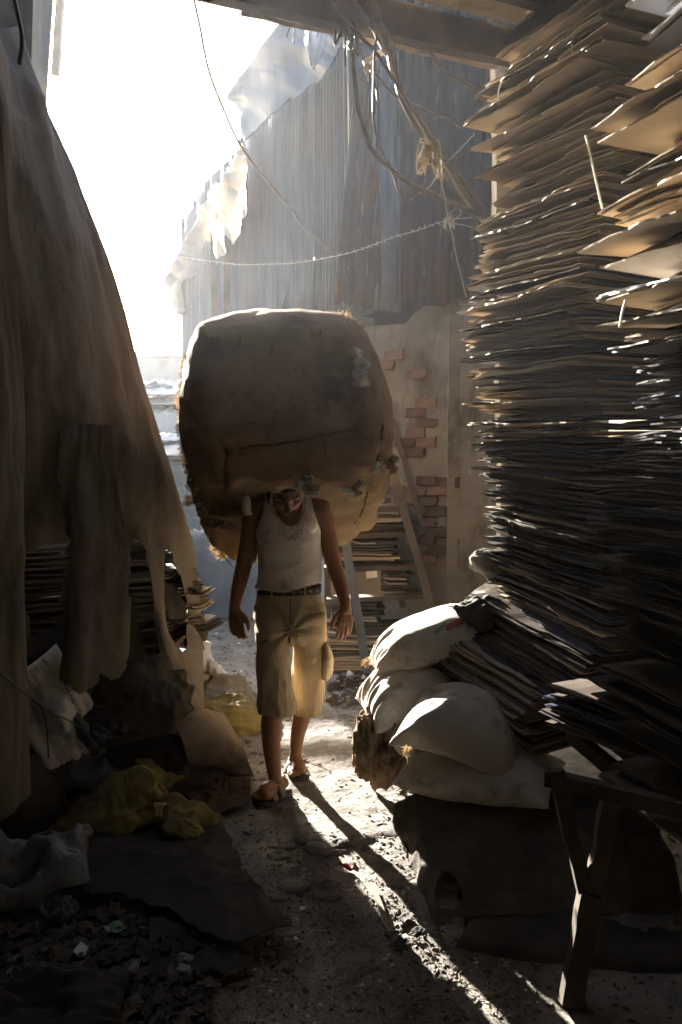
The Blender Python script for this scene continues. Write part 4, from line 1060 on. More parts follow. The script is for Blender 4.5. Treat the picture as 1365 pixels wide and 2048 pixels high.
edge_c = cloth('tarp_side', [
    [at(20, 62, 4.02), at(18, 62, 5.0)], [at(100, 275, 4.17), at(97, 275, 5.2)], [at(212, 535, 4.27), at(208, 535, 5.3)], [at(290, 790, 4.42), at(286, 790, 5.4)],
    [at(352, 985, 4.52), at(346, 985, 5.4)], [at(388, 1110, 4.62), at(382, 1110, 5.4)], [at(402, 1270, 4.67), at(395, 1270, 5.4)], [at(408, 1475, 4.62), at(400, 1440, 5.4)]], 120, 16, m_tarp, tarp,
    lambda G, S, T: .01 * fbm(G, 4, 3, 3), jag=0)
cloth('tarp_return', [[Vector((-2.04, 3.4, z)), a, b_] for z, a, b_ in ((3.4, at(-500, -60, 2.9), at(-255, -60, 2.61)), (2.6, at(-420, 250, 3.0), at(-196, 250, 2.71)), (1.9, at(-380, 780, 3.1), at(-148, 780, 2.91)), (.9, at(-300, 1100, 3.4), at(-108, 1100, 3.31)), (.0, at(-300, 1500, 3.8), at(-108, 1500, 3.76)))], 80, 40, m_tarp, tarp, lambda G, S, T: .02 * fbm(G, 2, 3, 3), jag=0)
fl = cloth('hanging_strip', [[at(-140, -20, 2.45), at(-60, 60, 2.6), at(0, 90, 2.8)], [at(-140, 500, 2.45), at(-40, 450, 2.6), at(20, 440, 2.8)], [at(-140, 800, 2.5), at(-20, 800, 2.7), at(48, 790, 2.95)],
    [at(-140, 1100, 2.5), at(-15, 1100, 2.75), at(46, 1100, 3.0)], [at(-140, 1660, 2.95), at(-10, 1640, 3.05), at(62, 1590, 3.15)]], 160, 60, m_tarp, None, tarp_disp(5, .03, 9, 3), jag=6)
tag(fl, 'narrow strip of canvas hanging closest to the left photo edge', 'tarp')
fl2 = cloth('hanging_strip', [[at(120, 860, 3.5), at(170, 850, 3.55), at(225, 850, 3.65)], [at(115, 1000, 3.5), at(170, 1000, 3.5), at(238, 1000, 3.7)],
    [at(128, 1120, 3.52), at(180, 1120, 3.5), at(262, 1110, 3.72)], [at(130, 1250, 3.55), at(180, 1250, 3.52), at(258, 1240, 3.72)], [at(120, 1400, 3.5), at(180, 1380, 3.5), at(252, 1350, 3.68)]], 100, 60, m_tarp, None, tarp_disp(4, .035, 19, 2), jag=6,
    keep=[(100, 800), (250, 800), (262, 1290), (246, 1375), (205, 1352), (170, 1400), (118, 1360), (132, 1200), (140, 1080), (110, 960)])
tag(fl2, 'wide ragged strip of canvas between the two dark holes of the tarp', 'tarp')
fl3 = cloth('hanging_strip', [[at(286, 1060, 4.05), at(305, 1090, 4.1), at(330, 1098, 4.15)], [at(300, 1150, 4.0), at(312, 1160, 4.05), at(328, 1160, 4.1)], [at(312, 1260, 4.0), at(326, 1262, 4.0), at(336, 1262, 4.05)],
    [at(328, 1340, 3.95), at(352, 1330, 4.0), at(382, 1330, 4.1)], [at(352, 1420, 3.9), at(385, 1420, 3.95), at(405, 1415, 4.05)], [at(372, 1490, 3.85), at(392, 1500, 3.9), at(412, 1480, 4.0)]], 90, 40, m_tarp, None, tarp_disp(2.5, .012, 29, 2), jag=3)
tag(fl3, 'long thin twisted canvas strip trailing from the tarp to the ground', 'tarp')
fl4 = cloth('torn_flap', [[at(330, 1160, 4.3), at(352, 1180, 4.28)], [at(332, 1200, 4.2), at(372, 1210, 4.3)], [at(336, 1240, 4.15), at(368, 1235, 4.25)]], 30, 30, m_tarp_dark, None, lambda G, S, T: .02 * noise(G, 8, 2), jag=2)
tag(fl4, 'small grey cloth flap caught on the crumpled boxes', 'cloth scrap')
fl5 = cloth('torn_flap', [[at(378, 1245, 4.4), at(390, 1250, 4.42)], [at(375, 1290, 4.3), at(408, 1290, 4.4)], [at(372, 1296, 4.28), at(410, 1300, 4.38)]], 30, 30, m_tarp, None, lambda G, S, T: .03 * noise(G, 9, 5), jag=2)
tag(fl5, 'pointed brown cloth flap at the outer foot of the tarp', 'cloth scrap')
# ================================================================== CLOTH AND BAGS HEAPED ON THE LEFT
def heapcloth(rows, nu, nv, mat, label, seed, f=3, amp=.04, name='cloth_heap', cat='cloth', **kw):
    o = cloth(name, rows, nu, nv, mat, None, lambda G, S, T: amp * ridge(G * np.array([.7, .7, 1.5]) + .10 * noise(G, 2.5, seed)[..., None] * np.array([1, -1, 1]), f, seed, 2) + amp * .18 * ridge(G + .08 * noise(G, 5, seed + 1)[..., None], f * 3.2, seed + 3, 2) + amp * .3 * fbm(G, f, seed + 6, 2), **kw)
    tag(o, label, cat); return o
heapcloth([[at(-60, 1300, 3.8), at(120, 1330, 3.95), at(250, 1340, 4.0), at(380, 1400, 4.15)],
           [at(-60, 1420, 3.65), at(100, 1420, 3.72), at(240, 1430, 3.8), at(420, 1470, 4.0)],
           [at(-60, 1530, 3.5), at(100, 1530, 3.6), at(260, 1530, 3.68), at(450, 1530, 3.95)],
           [gr(-60, 1680), gr(120, 1655), gr(300, 1630), gr(470, 1570, .01)]], 150, 170, m_cloth_black,
          'great heap of crumpled black cloth filling the lower left under the tarp', 4, 3.2, .05)
heapcloth([[at(60, 1290, 3.85), at(150, 1250, 3.85), at(262, 1182, 3.95)], [at(60, 1340, 3.75), at(160, 1310, 3.7), at(272, 1240, 3.8)], [at(60, 1400, 3.8), at(180, 1370, 3.7), at(300, 1335, 3.8)]],
          80, 80, m_tarp_dark, 'dark stiff cloth bulging under the tarp above the white printed sack', 8, 3, .03, jag=5)
heapcloth([[at(180, 1335, 3.75), at(260, 1320, 3.8), at(375, 1345, 4.0)], [at(160, 1400, 3.62), at(270, 1400, 3.66), at(385, 1420, 3.85)], [at(200, 1500, 3.55), at(280, 1480, 3.6), at(370, 1470, 3.75)]],
          90, 90, m_cloth_black, 'folded black sheet lying in ridges on top of the heap', 12, 5, .05, jag=5)
heapcloth([[at(80, 1515, 3.52), at(160, 1508, 3.52), at(275, 1542, 3.6)], [at(75, 1550, 3.45), at(180, 1540, 3.45), at(290, 1556, 3.55)], [at(90, 1585, 3.42), at(180, 1570, 3.45), at(280, 1570, 3.52)]],
          60, 80, m_bluegrey, 'small bluish dark cloth lying below the white printed sack', 15, 5, .025, jag=5)
heapcloth([[at(-80, 1470, 3.3), at(20, 1495, 3.3), at(80, 1560, 3.4)], [at(-80, 1570, 3.15), at(30, 1580, 3.25), at(130, 1595, 3.4)], [gr(-80, 1700, .04), gr(40, 1690, .04), gr(150, 1625, .05)]],
          70, 70, m_tarp_dark, 'charcoal cloth slumped at the left edge above the grey plastic bag', 17, 3, .03, jag=5)
heapcloth([[at(345, 1445, 3.75), at(400, 1420, 3.9), at(440, 1430, 4.1)], [at(365, 1490, 3.65), at(425, 1478, 3.75), at(480, 1490, 3.9)], [gr(390, 1548, .02), gr(450, 1556, .02), gr(508, 1548, .02)]],
          60, 70, M('tan_cloth', (.24, .19, .14), (.15, .12, .09), scale=6, rough=.9, bump=.5, bscale=60), 'tan canvas tail spreading on the path at the foot of the tarp', 21, 4, .018, jag=4)
heapcloth([[at(395, 1300, 5.2), at(410, 1290, 5.2), at(425, 1330, 5.1)], [at(395, 1340, 5.0), at(420, 1335, 5.0), at(438, 1345, 4.95)], [gr(395, 1372, .02), gr(420, 1375, .02), gr(440, 1362, .02)]],
          40, 40, m_sack_white, 'crumpled pale rag lying behind the foot of the tarp', 23, 8, .025, jag=3, name='rag_pile')
# the dark flat cloth on the ground
def gcloth(polyrows, nu, nv, mat, label, seed, f=4, amp=.02, base=.02, **kw):
    rows = [[gr(u, v, base) for (u, v) in r] for r in polyrows]
    return heapcloth(rows, nu, nv, mat, label, seed, f, amp, 'ground_cloth', **kw)
gcloth([[(110, 1650), (200, 1640), (330, 1642), (430, 1628), (470, 1650)], [(110, 1700), (220, 1700), (340, 1700), (450, 1690), (500, 1720)], [(130, 1790), (240, 1780), (350, 1775), (470, 1770), (545, 1800)],
        [(150, 1800), (260, 1830), (370, 1865), (480, 1892), (590, 1862)]], 130, 170, m_tarp_dark, 'large flat dark cloth spread on the ground with a folded hem', 5, 2.6, .032, .045,
       keep=[(110, 1652), (240, 1640), (430, 1632), (452, 1660), (490, 1740), (540, 1800), (582, 1845), (575, 1880), (500, 1890), (420, 1870), (330, 1815), (230, 1785), (150, 1790), (110, 1720)], jag=5)
gcloth([[(300, 1830), (400, 1850), (560, 1900)], [(300, 1920), (400, 1930), (520, 1945)], [(310, 1960), (380, 1975), (480, 1960)]], 70, 90, m_tarp_dark, 'thin grey cloth half buried in litter below the large flat cloth', 9, 5, .014, .018,
       keep=[(240, 1815), (330, 1835), (420, 1885), (500, 1905), (490, 1945), (400, 1935), (315, 1960), (240, 1900)], jag=7)
gcloth([[(340, 1570), (420, 1560), (505, 1555)], [(380, 1610), (440, 1600), (500, 1590)], [(400, 1640), (450, 1630), (490, 1620)]], 60, 60, M('brown_rag', (.085, .06, .042), (.05, .036, .026), scale=5, bump=.5, bscale=50), 'dark brown crumpled rag beside the forward sandal', 25, 7, .025, .03, jag=6)
# plastic bag, dark sack at the bottom left
pillow('plastic_bag', gr(45, 1745, .07), .50, .40, .22, (0, -8, 15), m_bag_plastic, 'crumpled grey plastic bag at the left edge beside the flat cloth', 'bag', None, 51, dents=.5, wr=.04)
pillow('plastic_bag', gr(112, 1818, .03), .16, .10, .06, (0, 5, -30), m_bag_plastic, 'small clear crinkled plastic bag at the corner of the grey one', 'bag', None, 52, dents=.7, wr=.03)
pillow('black_sack', gr(70, 2040, .05), .50, .34, .13, (0, 0, 10), m_cloth_black, 'flat black sack in the bottom left corner of the photo', 'sack', None, 53, dents=.4, wr=.02)
# white printed sack
ws = pillow('printed_sack', at(110, 1425, 3.52), .49, .31, .24, (70, 60, 8), m_sack_white, 'dirty white printed sack with blue lettering leaning on the black heap', 'sack', None, 61, dents=.30, wr=.02, bulge=2.2)
pillow('dark_sack', at(168, 1420, 3.62), .42, .24, .18, (70, 55, 10), m_bluegrey, 'dark net sack tucked behind the white printed sack', 'sack', None, 62, dents=.4, wr=.03)
bpy.context.view_layer.update()
def lettering(txt, u0, v0, u1, v1, size, mat, target, name='lettering'):
    """printed text laid onto a surface, running from one pixel towards another"""
    cu = bpy.data.curves.new(name, 'FONT'); cu.body = txt; cu.size = 1; cu.resolution_u = 2
    t = bpy.data.objects.new(name, cu); COL.objects.link(t); bpy.context.view_layer.update()
    me = bpy.data.meshes.new_from_object(t.evaluated_get(bpy.context.evaluated_depsgraph_get())); bpy.data.objects.remove(t)
    b = bmesh.new(); b.from_mesh(me); bmesh.ops.triangulate(b, faces=b.faces[:]); bmesh.ops.subdivide_edges(b, edges=[e for e in b.edges if e.calc_length() > .2], cuts=2)
    b.to_mesh(me); b.free()
    bt = BVHTree.FromObject(target, bpy.context.evaluated_depsgraph_get())
    wid = max(v.co.x for v in me.vertices); d = Vector((u1 - u0, v1 - v0)); L_ = d.length; d.normalize(); nrm = Vector((d.y, -d.x))
    sc = L_ / wid
    for v in me.vertices:
        q = Vector((u0, v0)) + d * v.co.x * sc + nrm * v.co.y * size
        dr = (at(q.x, q.y, 4) - EYE).normalized(); h = bt.ray_cast(EYE, dr)
        v.co = (h[0] - dr * .003) if h[0] is not None else at(q.x, q.y, 3.0)
    return obj(name, me, mat, target)
lettering('OCHEM LTD', 166, 1428, 134, 1362, 12, m_ink_blue, ws)
lettering('N. WGT', 150, 1408, 128, 1352, 7, m_ink_blue, ws)
lettering('25', 148, 1476, 141, 1464, 11, m_ink_blue, ws)
cable('rope', [(62, 1395, 2.86), (85, 1420, 2.86), (94, 1455, 2.86), (97, 1500, 2.88), (97, 1515, 2.9)], .004, m_ink_blue, 'dark blue cord lying over the white printed sack', 'cord', None, 16) if False else None
cable('black_cable', [(-40, 1310, 2.3), (0, 1345, 2.4), (50, 1385, 2.8), (100, 1420, 3.1), (150, 1447, 3.35), (178, 1462, 3.5)], .0035, m_cable, 'thin black cable running down across the white printed sack', 'cable', 'cables on the sacks')
cable('blue_cord', [(62, 1395, 3.33), (85, 1420, 3.3), (94, 1455, 3.3), (97, 1500, 3.33), (97, 1515, 3.38)], .003, m_ink_blue, 'dark blue cord curved down the white printed sack', 'cord', 'cables on the sacks')

# bag lofted along a path: tied waist, flared ends
def tiedbag(name, pts, hw, hh, mat, label, cat, seed, folds=9, amp=.018, nu=110, nv=80, knots=()):
    P = catmull(pts, nu); t = np.linspace(0, 1, nu)
    W_ = np.interp(t, np.linspace(0, 1, len(hw)), hw); H_ = np.interp(t, np.linspace(0, 1, len(hh)), hh)
    d = np.gradient(P, axis=0); d[:, 2] *= .3; d /= np.linalg.norm(d, axis=1, keepdims=True)
    side = np.cross(d, [0, 0, 1]); side /= np.linalg.norm(side, axis=1, keepdims=True)
    a = np.linspace(0, 2 * np.pi, nv, endpoint=False)
    Rg = np.zeros((nu, nv, 3))
    for i in range(nu):
        f = 1 + amp * ridge(np.stack([np.cos(a) * folds / 3, np.sin(a) * folds / 3, a * 0 + t[i] * 2], -1), 1, seed, 3) * 10 * (.4 + .6 * abs(t[i] - .6))
        Rg[i] = P[i] + side[i] * (np.cos(a) * W_[i] * f)[:, None] + np.array([0, 0, 1.0]) * (np.sin(a) * H_[i] * f)[:, None]
    Rg += (.012 * fbm(Rg, 8, seed + 2, 3))[..., None] * np.array([0, 0, 1])
    V, Fc = loft(Rg)
    o = obj(name, mesh_of(name, V, Fc), mat, None, None, True); tag(o, label, cat); return o
def crumple(name, pts, hw, hh, mat, parent, seed, keep=None):
    P = catmull(pts, 9); t = np.linspace(0, 1, 9); W_ = np.interp(t, np.linspace(0, 1, len(hw)), hw); H_ = np.interp(t, np.linspace(0, 1, len(hh)), hh)
    C = []
    for i in range(9):
        d = P[min(i + 1, 8)] - P[max(i - 1, 0)]; d[2] = 0; d /= np.linalg.norm(d); sd_ = np.array([-d[1], d[0], 0])
        C.append([Vector(P[i] + sd_ * W_[i] * q + np.array([0, 0, H_[i] * z])) for q, z in ((-1.05, -.9), (-.75, .2), (-.3, .95), (.3, 1.0), (.75, .3), (1.05, -.8))])
    def dsp(G, S, T):
        wv = np.interp(S, t, W_)
        return wv * .30 * ridge(np.stack([T * 3.2, S * 1.1, S * 0 + seed], -1), 1, seed, 3) + .010 * ridge(G + .1 * noise(G, 6, seed)[..., None], 13, seed + 2, 2)
    return cloth(name, C, 110, 70, mat, parent, dsp, jag=6, th=.002)
yb = crumple('yellow_bag', [gr(85, 1668, .03), gr(150, 1648, .06), gr(220, 1628, .08), gr(290, 1612, .10), gr(322, 1622, .10)], [.06, .13, .20, .20, .035], [.03, .05, .07, .08, .04], m_yellow, None, 5)
tag(yb, 'crumpled yellow woven bag tied at its waist lying on the dark cloth', 'bag')
crumple('flared_mouth', [gr(322, 1622, .10), gr(350, 1630, .09), gr(385, 1642, .06), gr(430, 1652, .03)], [.035, .09, .14, .12], [.04, .05, .045, .01], m_yellow, yb, 7)
kn = MB(); c = gr(322, 1620, .135)
for k in range(6):
    pts = [c + Vector((.012 * math.sin(k * 2), -.055, .0)) * 1.0, c + Vector((.008 * k - .02, -.02, .035)), c + Vector((.005 * k - .01, .045, .0))]
    kn.tube(catmull(pts, 10), .004, 5)
kn.build('string_tie', m_twine, yb)
o = crumple('yellow_cloth', [at(272, 1528, 3.64), at(300, 1552, 3.6), at(340, 1580, 3.56)], [.03, .07, .11], [.01, .03, .03], m_yellow, None, 8); tag(o, 'small upper flap of yellow cloth poking out of the black heap', 'cloth')
# pale sacks behind the tarp foot
o = crumple('pale_sack', [gr(395, 1385, .07), gr(440, 1392, .10), gr(480, 1398, .09), gr(515, 1405, .03)], [.10, .19, .16, .06], [.05, .07, .06, .01], m_sack_grey, None, 15); tag(o, 'tan limp sack behind the tarp foot, above the yellowish one', 'sack')
o = crumple('pale_sack', [gr(405, 1425, .05), gr(445, 1428, .07), gr(480, 1432, .06), gr(520, 1420, .02)], [.10, .18, .17, .05], [.05, .075, .065, .01], m_yellow, None, 16); tag(o, 'yellowish limp sack lying on the path left of the man', 'sack')
pillow('pale_sack', at(412, 1352, 5.1), .24, .18, .12, (0, 10, 30), m_sack_white, 'small crumpled whitish bag behind the tarp foot', 'bag', None, 66, dents=.5, wr=.03)
# small single things on the ground
def scrap(u, v, s, mat, label, cat, seed, asp=.5, name='scrap', base=.006):
    g = random.Random(seed); c = gr(u, v, base + float(gz(*gr(u, v)[:2]))); a = g.uniform(0, 3.1); dx, dy = Vector((math.cos(a), math.sin(a), 0)), Vector((-math.sin(a), math.cos(a), 0)) * asp
    C = [[c + dx * (i - 1) * s + dy * (j - 1) * s + Vector((0, 0, g.uniform(0, .5) * s)) for j in range(3)] for i in range(3)]
    o = cloth(name, C, 14, 12, mat, None, lambda G, S, T: s * .2 * ridge(G, 1.2 / s, seed, 3), th=.0015, jag=1); tag(o, label, cat); return o
o = stick('bamboo_stick', gr(746, 1768, .015), gr(779, 1866, .02), .016, .012, m_wood_pale, None, 6, .001, 3, up=Vector((0, 0, 1))); tag(o, 'split bamboo stick lying in the sunlit strip', 'stick')
scrap(812, 1840, .035, m_cloth_black, 'curled black rubber scrap beside the bamboo stick', 'scrap', 3, .8)
scrap(835, 1868, .025, m_cloth_black, 'smaller black scrap just below the curled one', 'scrap', 4, .7)
scrap(680, 1688, .022, m_cloth_black, 'tiny black scrap alone in the bright patch', 'scrap', 5, .7)
scrap(692, 1738, .035, m_red, 'red shred at the edge of the sunlit strip', 'scrap', 6, .3)
scrap(800, 1890, .035, m_cloth_black, 'black plastic shred in the shadow below the stick', 'scrap', 7, .6)
scrap(230, 1862, .03, m_green, 'green and white wrapper at the edge of the flat cloth', 'wrapper', 8, .8)
scrap(165, 1905, .03, m_sack_white, 'pinkish torn paper sheet in the bottom left litter', 'paper', 9, .7)
scrap(385, 2030, .024, m_sack_white, 'pinkish printed packet at the bottom of the photo', 'wrapper', 10, .7)
scrap(370, 1940, .045, m_bag_plastic, 'clear crinkled plastic lump below the grey cloth', 'wrapper', 11, .7)
scrap(265, 1945, .04, m_bag_plastic, 'shiny clear strip of plastic in the bottom left litter', 'wrapper', 12, .4)
scrap(465, 1945, .06, m_tarp_dark, 'grey triangular cloth scrap in the litter', 'scrap', 13, .6)
scrap(470, 1895, .03, m_white, 'whitish scraps beside the hem of the flat cloth', 'scrap', 14, .6) if False else None
scrap(110, 1790, .03, m_bag_plastic, 'shiny scrap under the grey plastic bag', 'scrap', 15, .6)
scrap(402, 1488, .022, m_white, 'white paper scrap in the folds by the tarp foot', 'paper', 16, .5, base=.1)
scrap(560, 1618, .03, m_bag_plastic, 'glinting foil in the shade under the sandal', 'foil', 17, .4)
scrap(738, 1400, .06, M('red_brown_plastic', (.15, .07, .06), (.09, .05, .045), rough=.5), 'reddish brown plastic on the leaf litter by the rack', 'scrap', 18, .6)
scrap(700, 1345, .10, M('red_brown_plastic', (.15, .07, .06)), 'long reddish torn sheet lying at the rack foot', 'scrap', 19, .4)
scrap(940, 1160, .03, m_white, 'little pale paper under the tied bag', 'paper', 20, .4) if False else None
tw = MB(); g = random.Random(3)
for k in range(90):
    u, v = g.uniform(420, 1000), g.uniform(1450, 2060); p = gr(u, v, .006 + float(gz(*gr(u, v)[:2]))); a = g.uniform(0, 6.28); l = g.uniform(.02, .09)
    q = [p, p + Vector((math.cos(a) * l, math.sin(a) * l, .008)), p + Vector((math.cos(a + .5) * l * 1.8, math.sin(a + .5) * l * 1.8, 0))]
    tw.tube(catmull(q, 6), g.uniform(.0008, .0025), 4)
tw.build('twigs_and_string', m_chip, None, 'stuff')
# wad of crumpled plastic in the lower left, uncountable
wad = MB(); g = random.Random(6)
V = []; Fc = []
for k in range(620):
    u, v = g.uniform(-40, 420), g.uniform(1800, 2080); c = gr(u, v, .012); s = g.uniform(.008, .032)
    n = len(V); a = g.uniform(0, 3); dx, dy = Vector((math.cos(a), math.sin(a), 0)), Vector((-math.sin(a), math.cos(a), 0))
    for i in range(4):
        for j in range(4): V.append(c + dx * (i - 1.5) * s * .6 + dy * (j - 1.5) * s * .45 + Vector((g.uniform(-.2, .2) * s, g.uniform(-.2, .2) * s, g.uniform(0, .9) * s)))
    Fc += [tuple(int(q) + n for q in f) for f in gfaces(4, 4)]
me = mesh_of('crumpled_trash', V, Fc)
for q in (m_cloth_black, m_leafy, m_tarp_dark, m_chipd): me.materials.append(q)
me.polygons.foreach_set('material_index', [(0, 1, 2, 1, 0, 2, 3, 1, 2, 0, 3)[(i // 9) % 11] for i in range(len(me.polygons))])
obj('crumpled_trash', me, None, None, 'stuff', True)
# ================================================================== THE BALE
def ring_at(poly, cu, cv, ths):
    """radial distance of a pixel outline at angles ths about (cu, cv)"""
    a = []; 
    n = len(poly)
    dense = []
    for i in range(n):
        p, q = np.array(poly[i], float), np.array(poly[(i + 1) % n], float)
        for s in np.linspace(0, 1, 12, endpoint=False): dense.append(p + (q - p) * s)
    dense = np.array(dense); an = np.arctan2(dense[:, 1] - cv, dense[:, 0] - cu); r = np.hypot(dense[:, 0] - cu, dense[:, 1] - cv)
    o = np.argsort(an); an, r = an[o], r[o]
    an = np.concatenate([an - 2 * np.pi, an, an + 2 * np.pi]); r = np.concatenate([r, r, r])
    x = np.interp(ths, an, r)
    return x
NB = 260
th_ = np.linspace(-np.pi, np.pi, NB, endpoint=False)
BC = (572, 830)
O_max = [(400, 650), (425, 638), (470, 629), (522, 622), (600, 621), (690, 632), (728, 662), (752, 712), (764, 752), (778, 800), (783, 870), (780, 930), (765, 990), (738, 1045), (690, 1074), (640, 1094), (580, 1108), (515, 1118), (470, 1111), (432, 1090), (397, 1010), (374, 930), (357, 850), (358, 800), (368, 735), (384, 680)]
O_front = [(400, 655), (470, 634), (600, 628), (690, 640), (735, 690), (756, 760), (768, 840), (762, 900), (745, 945), (700, 972), (640, 978), (560, 980), (500, 982), (455, 975), (410, 930), (372, 860), (370, 800), (384, 720)]
O_in = [(430, 690), (500, 665), (600, 660), (680, 680), (715, 740), (735, 830), (735, 900), (700, 945), (620, 962), (540, 966), (470, 962), (430, 900), (405, 830), (410, 750)]
O_head = [(400, 650), (470, 628), (600, 622), (690, 633), (752, 712), (780, 810), (784, 870), (775, 930), (740, 980), (660, 992), (620, 988), (572, 980), (530, 990), (470, 1000), (410, 965), (372, 900), (357, 850), (358, 800), (384, 690)]
r_in, r_fr, r_hd, r_mx = (ring_at(q, *BC, th_) for q in (O_in, O_front, O_head, O_max))
levels = [(0.02, 'in', 3.70), (.35, 'in', 3.695), (.7, 'in', 3.69), (.95, 'in', 3.70), (1.0, 'mid', 3.74), (1.0, 'fr', 3.82), (1.0, 'hd', 3.93), (1.0, 'hm', 4.07), (1.0, 'mx', 4.25), (.985, 'mx', 4.45), (.95, 'mx', 4.62), (.78, 'mx', 4.76), (.4, 'mx', 4.83), (.02, 'mx', 4.85)]
rad = {'in': r_in, 'mid': .45 * r_in + .55 * r_fr, 'fr': r_fr, 'hd': r_hd, 'hm': .5 * r_hd + .5 * r_mx, 'mx': r_mx}
ctl = []
for (s, k, Y) in levels:
    r = rad[k] * s; ctl.append([at(BC[0] + math.cos(a) * q, BC[1] + math.sin(a) * q, Y) for a, q in zip(th_, r)])
G = np.array([[tuple(p) for p in r] for r in ctl])
NL = 190
GB = np.zeros((NL, NB, 3))
for j in range(NB): GB[:, j] = catmull(G[:, j], NL)
Gx = np.concatenate([GB, GB[:, :1]], 1)
Nn = gnormals(Gx)[:, :-1]
cen = GB.mean((0, 1)); sg = np.sign(((GB - cen) * Nn).sum(-1).mean()); Nn = Nn * sg
dd = .014 * fbm(GB, 2.2, 4, 2) + .005 * ridge(GB * np.array([1, 1, 1.6]) + .1 * noise(GB, 3, 2)[..., None], 5, 7, 2) + .0022 * fbm(GB, 22, 9, 3)
# sagging pleats on the lower half and near the seams
low = np.clip((cen[2] - GB[..., 2]) / .4, 0, 1)
dd += low * .014 * ridge(np.stack([GB[..., 0] * 5, GB[..., 1] * 2, GB[..., 2] * 16], -1), 1, 12, 3)
uB, vB = px(GB)
dd += -.022 * np.exp(-((vB - (905 - (uB - 450) * .12)) / 9) ** 2) * ((uB > 445) & (uB < 768) & (GB[..., 1] < 3.9))     # cross seam crease
dd += .012 * np.exp(-((vB - (885 - (uB - 450) * .12)) / 9) ** 2) * ((uB > 445) & (uB < 768) & (GB[..., 1] < 3.9))
dd += -.016 * np.exp(-((uB - (446 + 0.02 * (vB - 900))) / 6) ** 2) * ((vB > 890) & (vB < 985) & (GB[..., 1] < 3.9))
GB = GB + Nn * dd[..., None]
V, Fc = loft(GB)
bale = obj('burlap_bale', mesh_of('burlap_bale', V, Fc), m_burlap, None, None, True)
tag(bale, 'enormous stuffed burlap bale carried on the head of the walking man', 'bale')
bpy.context.view_layer.update()
btB = BVHTree.FromObject(bale, bpy.context.evaluated_depsgraph_get())
def onb(u, v, off=.004):
    d = (at(u, v, 4) - EYE).normalized(); h = btB.ray_cast(EYE, d)
    return (h[0] - d * off) if h[0] is not None else at(u, v, 4.0)
def seam(pts, r, name, mat=m_seam, wob=.003, sd=1, off=0.0):
    P = catmull([onb(u, v, off) for (u, v) in pts], 70); t = np.linspace(0, 1, 70)
    P = P + wob * np.stack([noise(np.stack([t * 30, t * 0 + sd, t * 0], -1), 1, sd + i) for i in range(3)], -1)
    m_ = MB(); m_.tube(P, r, 6); return m_.build(name, mat, bale, None, True)
seam([(452, 902), (500, 893), (560, 888), (620, 876), (690, 862), (762, 850)], .0055, 'seam')
seam([(766, 848), (763, 880), (758, 905), (752, 930)], .006, 'seam')
seam([(447, 905), (443, 930), (447, 962), (462, 975)], .004, 'seam', m_twine)
seam([(735, 985), (730, 1010), (722, 1030), (708, 1048)], .004, 'seam')
# stitched top seam of the sack mouth
tp = []
for j in range(NB):
    if -2.75 < th_[j] < -.72: tp.append(Vector(GB[np.argmax(GB[:, j, 2]), j]) + Vector((0, -.02, .004)))
ss = MB(); P = np.array([tuple(p) for p in tp]); t = np.arange(len(P)); P[:, 2] += .006 * noise(np.stack([t * .6, t * 0., t * 0.], -1), 1, 3); ss.tube(P, .008, 6); ss.build('rolled_hem', m_burlap, bale, None, True)
# knots of tied cloth
def knotcloth(u, v, s, mat, seed, wings):
    c = onb(u, v, .026); root = MB(); g = random.Random(seed)
    m_ = MB(); m_.tube([c + Vector((0, 0, -s * .25)), c + Vector((0, -.01, 0)), c + Vector((0, 0, s * .25))], [s * .18, s * .24, s * .18], 10)
    k = m_.build('knot', mat, bale, None, True)
    for (du, dv, ln, wd) in wings:
        d = Vector((du, -.35, -dv)).normalized(); sdv = d.cross(Vector((0, 1, 0))).normalized()
        C = []
        for i, (t, ww) in enumerate(((0, .25), (.3, .75), (.55, .55), (.8, 1.05), (1, .8)) if len(wings) > 1 else ((0, .9), (.3, 1), (.7, 1), (1, 1.1))):
            m = c + d * ln * t + Vector((0, -.01, 0))
            m = m + sdv * g.uniform(-.25, .25) * wd * t; C.append([m - sdv * wd * ww * .5 + Vector((0, g.uniform(-.012, .012), 0)), m + Vector((0, -.022 * ww, 0)), m + sdv * wd * ww * .5 + Vector((0, g.uniform(-.012, .012), 0))])
        cloth('tied_end', C, 20, 16, mat, k, lambda G, S, T: s * .26 * ridge(np.stack([T * 4, S, S * 0 + seed], -1), 1, seed, 3), th=.002, jag=2)
knotcloth(720, 738, .04, m_white, 3, [(-.3, -1, .095, .04), (.5, -.35, .05, .03), (.12, 1, .085, .06), (-.5, .8, .05, .035)])
knotcloth(618, 972, .045, M('sheer_scrap', (.50, .46, .38), (.36, .32, .26), rough=.7, transl=.4, bump=.2), 5, [(-.9, -.2, .06, .05), (.2, -1, .05, .05), (.1, 1, .05, .05), (.8, .1, .05, .04)])
knotcloth(710, 978, .03, m_sack, 8, [(-1, .1, .06, .035), (.7, -.9, .05, .03), (.3, .5, .04, .03)])
knotcloth(753, 937, .025, m_sack, 9, [(.2, -1, .03, .03), (-.5, .6, .03, .02)])
knotcloth(777, 928, .035, m_twine, 10, [(.8, -.7, .05, .03), (.6, .8, .05, .03)])
knotcloth(493, 992, .012, m_white, 11, [(.12, 1, .09, .036)])
def tuft(u, v, n, ln, seed, dr=None, mat=m_fibre): 
    pts = [tuple(onb(u + random.uniform(-8, 8), v + random.uniform(-8, 8), .004)) for _ in range(12)]
    fibres('frayed_fibre', pts, mat, bale, n, ln, .0014, seed, dr)
tuft(735, 968, 60, .035, 3); tuft(600, 965, 30, .04, 4, mat=m_twine); tuft(702, 985, 30, .035, 5); tuft(768, 925, 40, .05, 6)
tuft(695, 640, 30, .022, 7, lambda p: (.3, 0, .8))
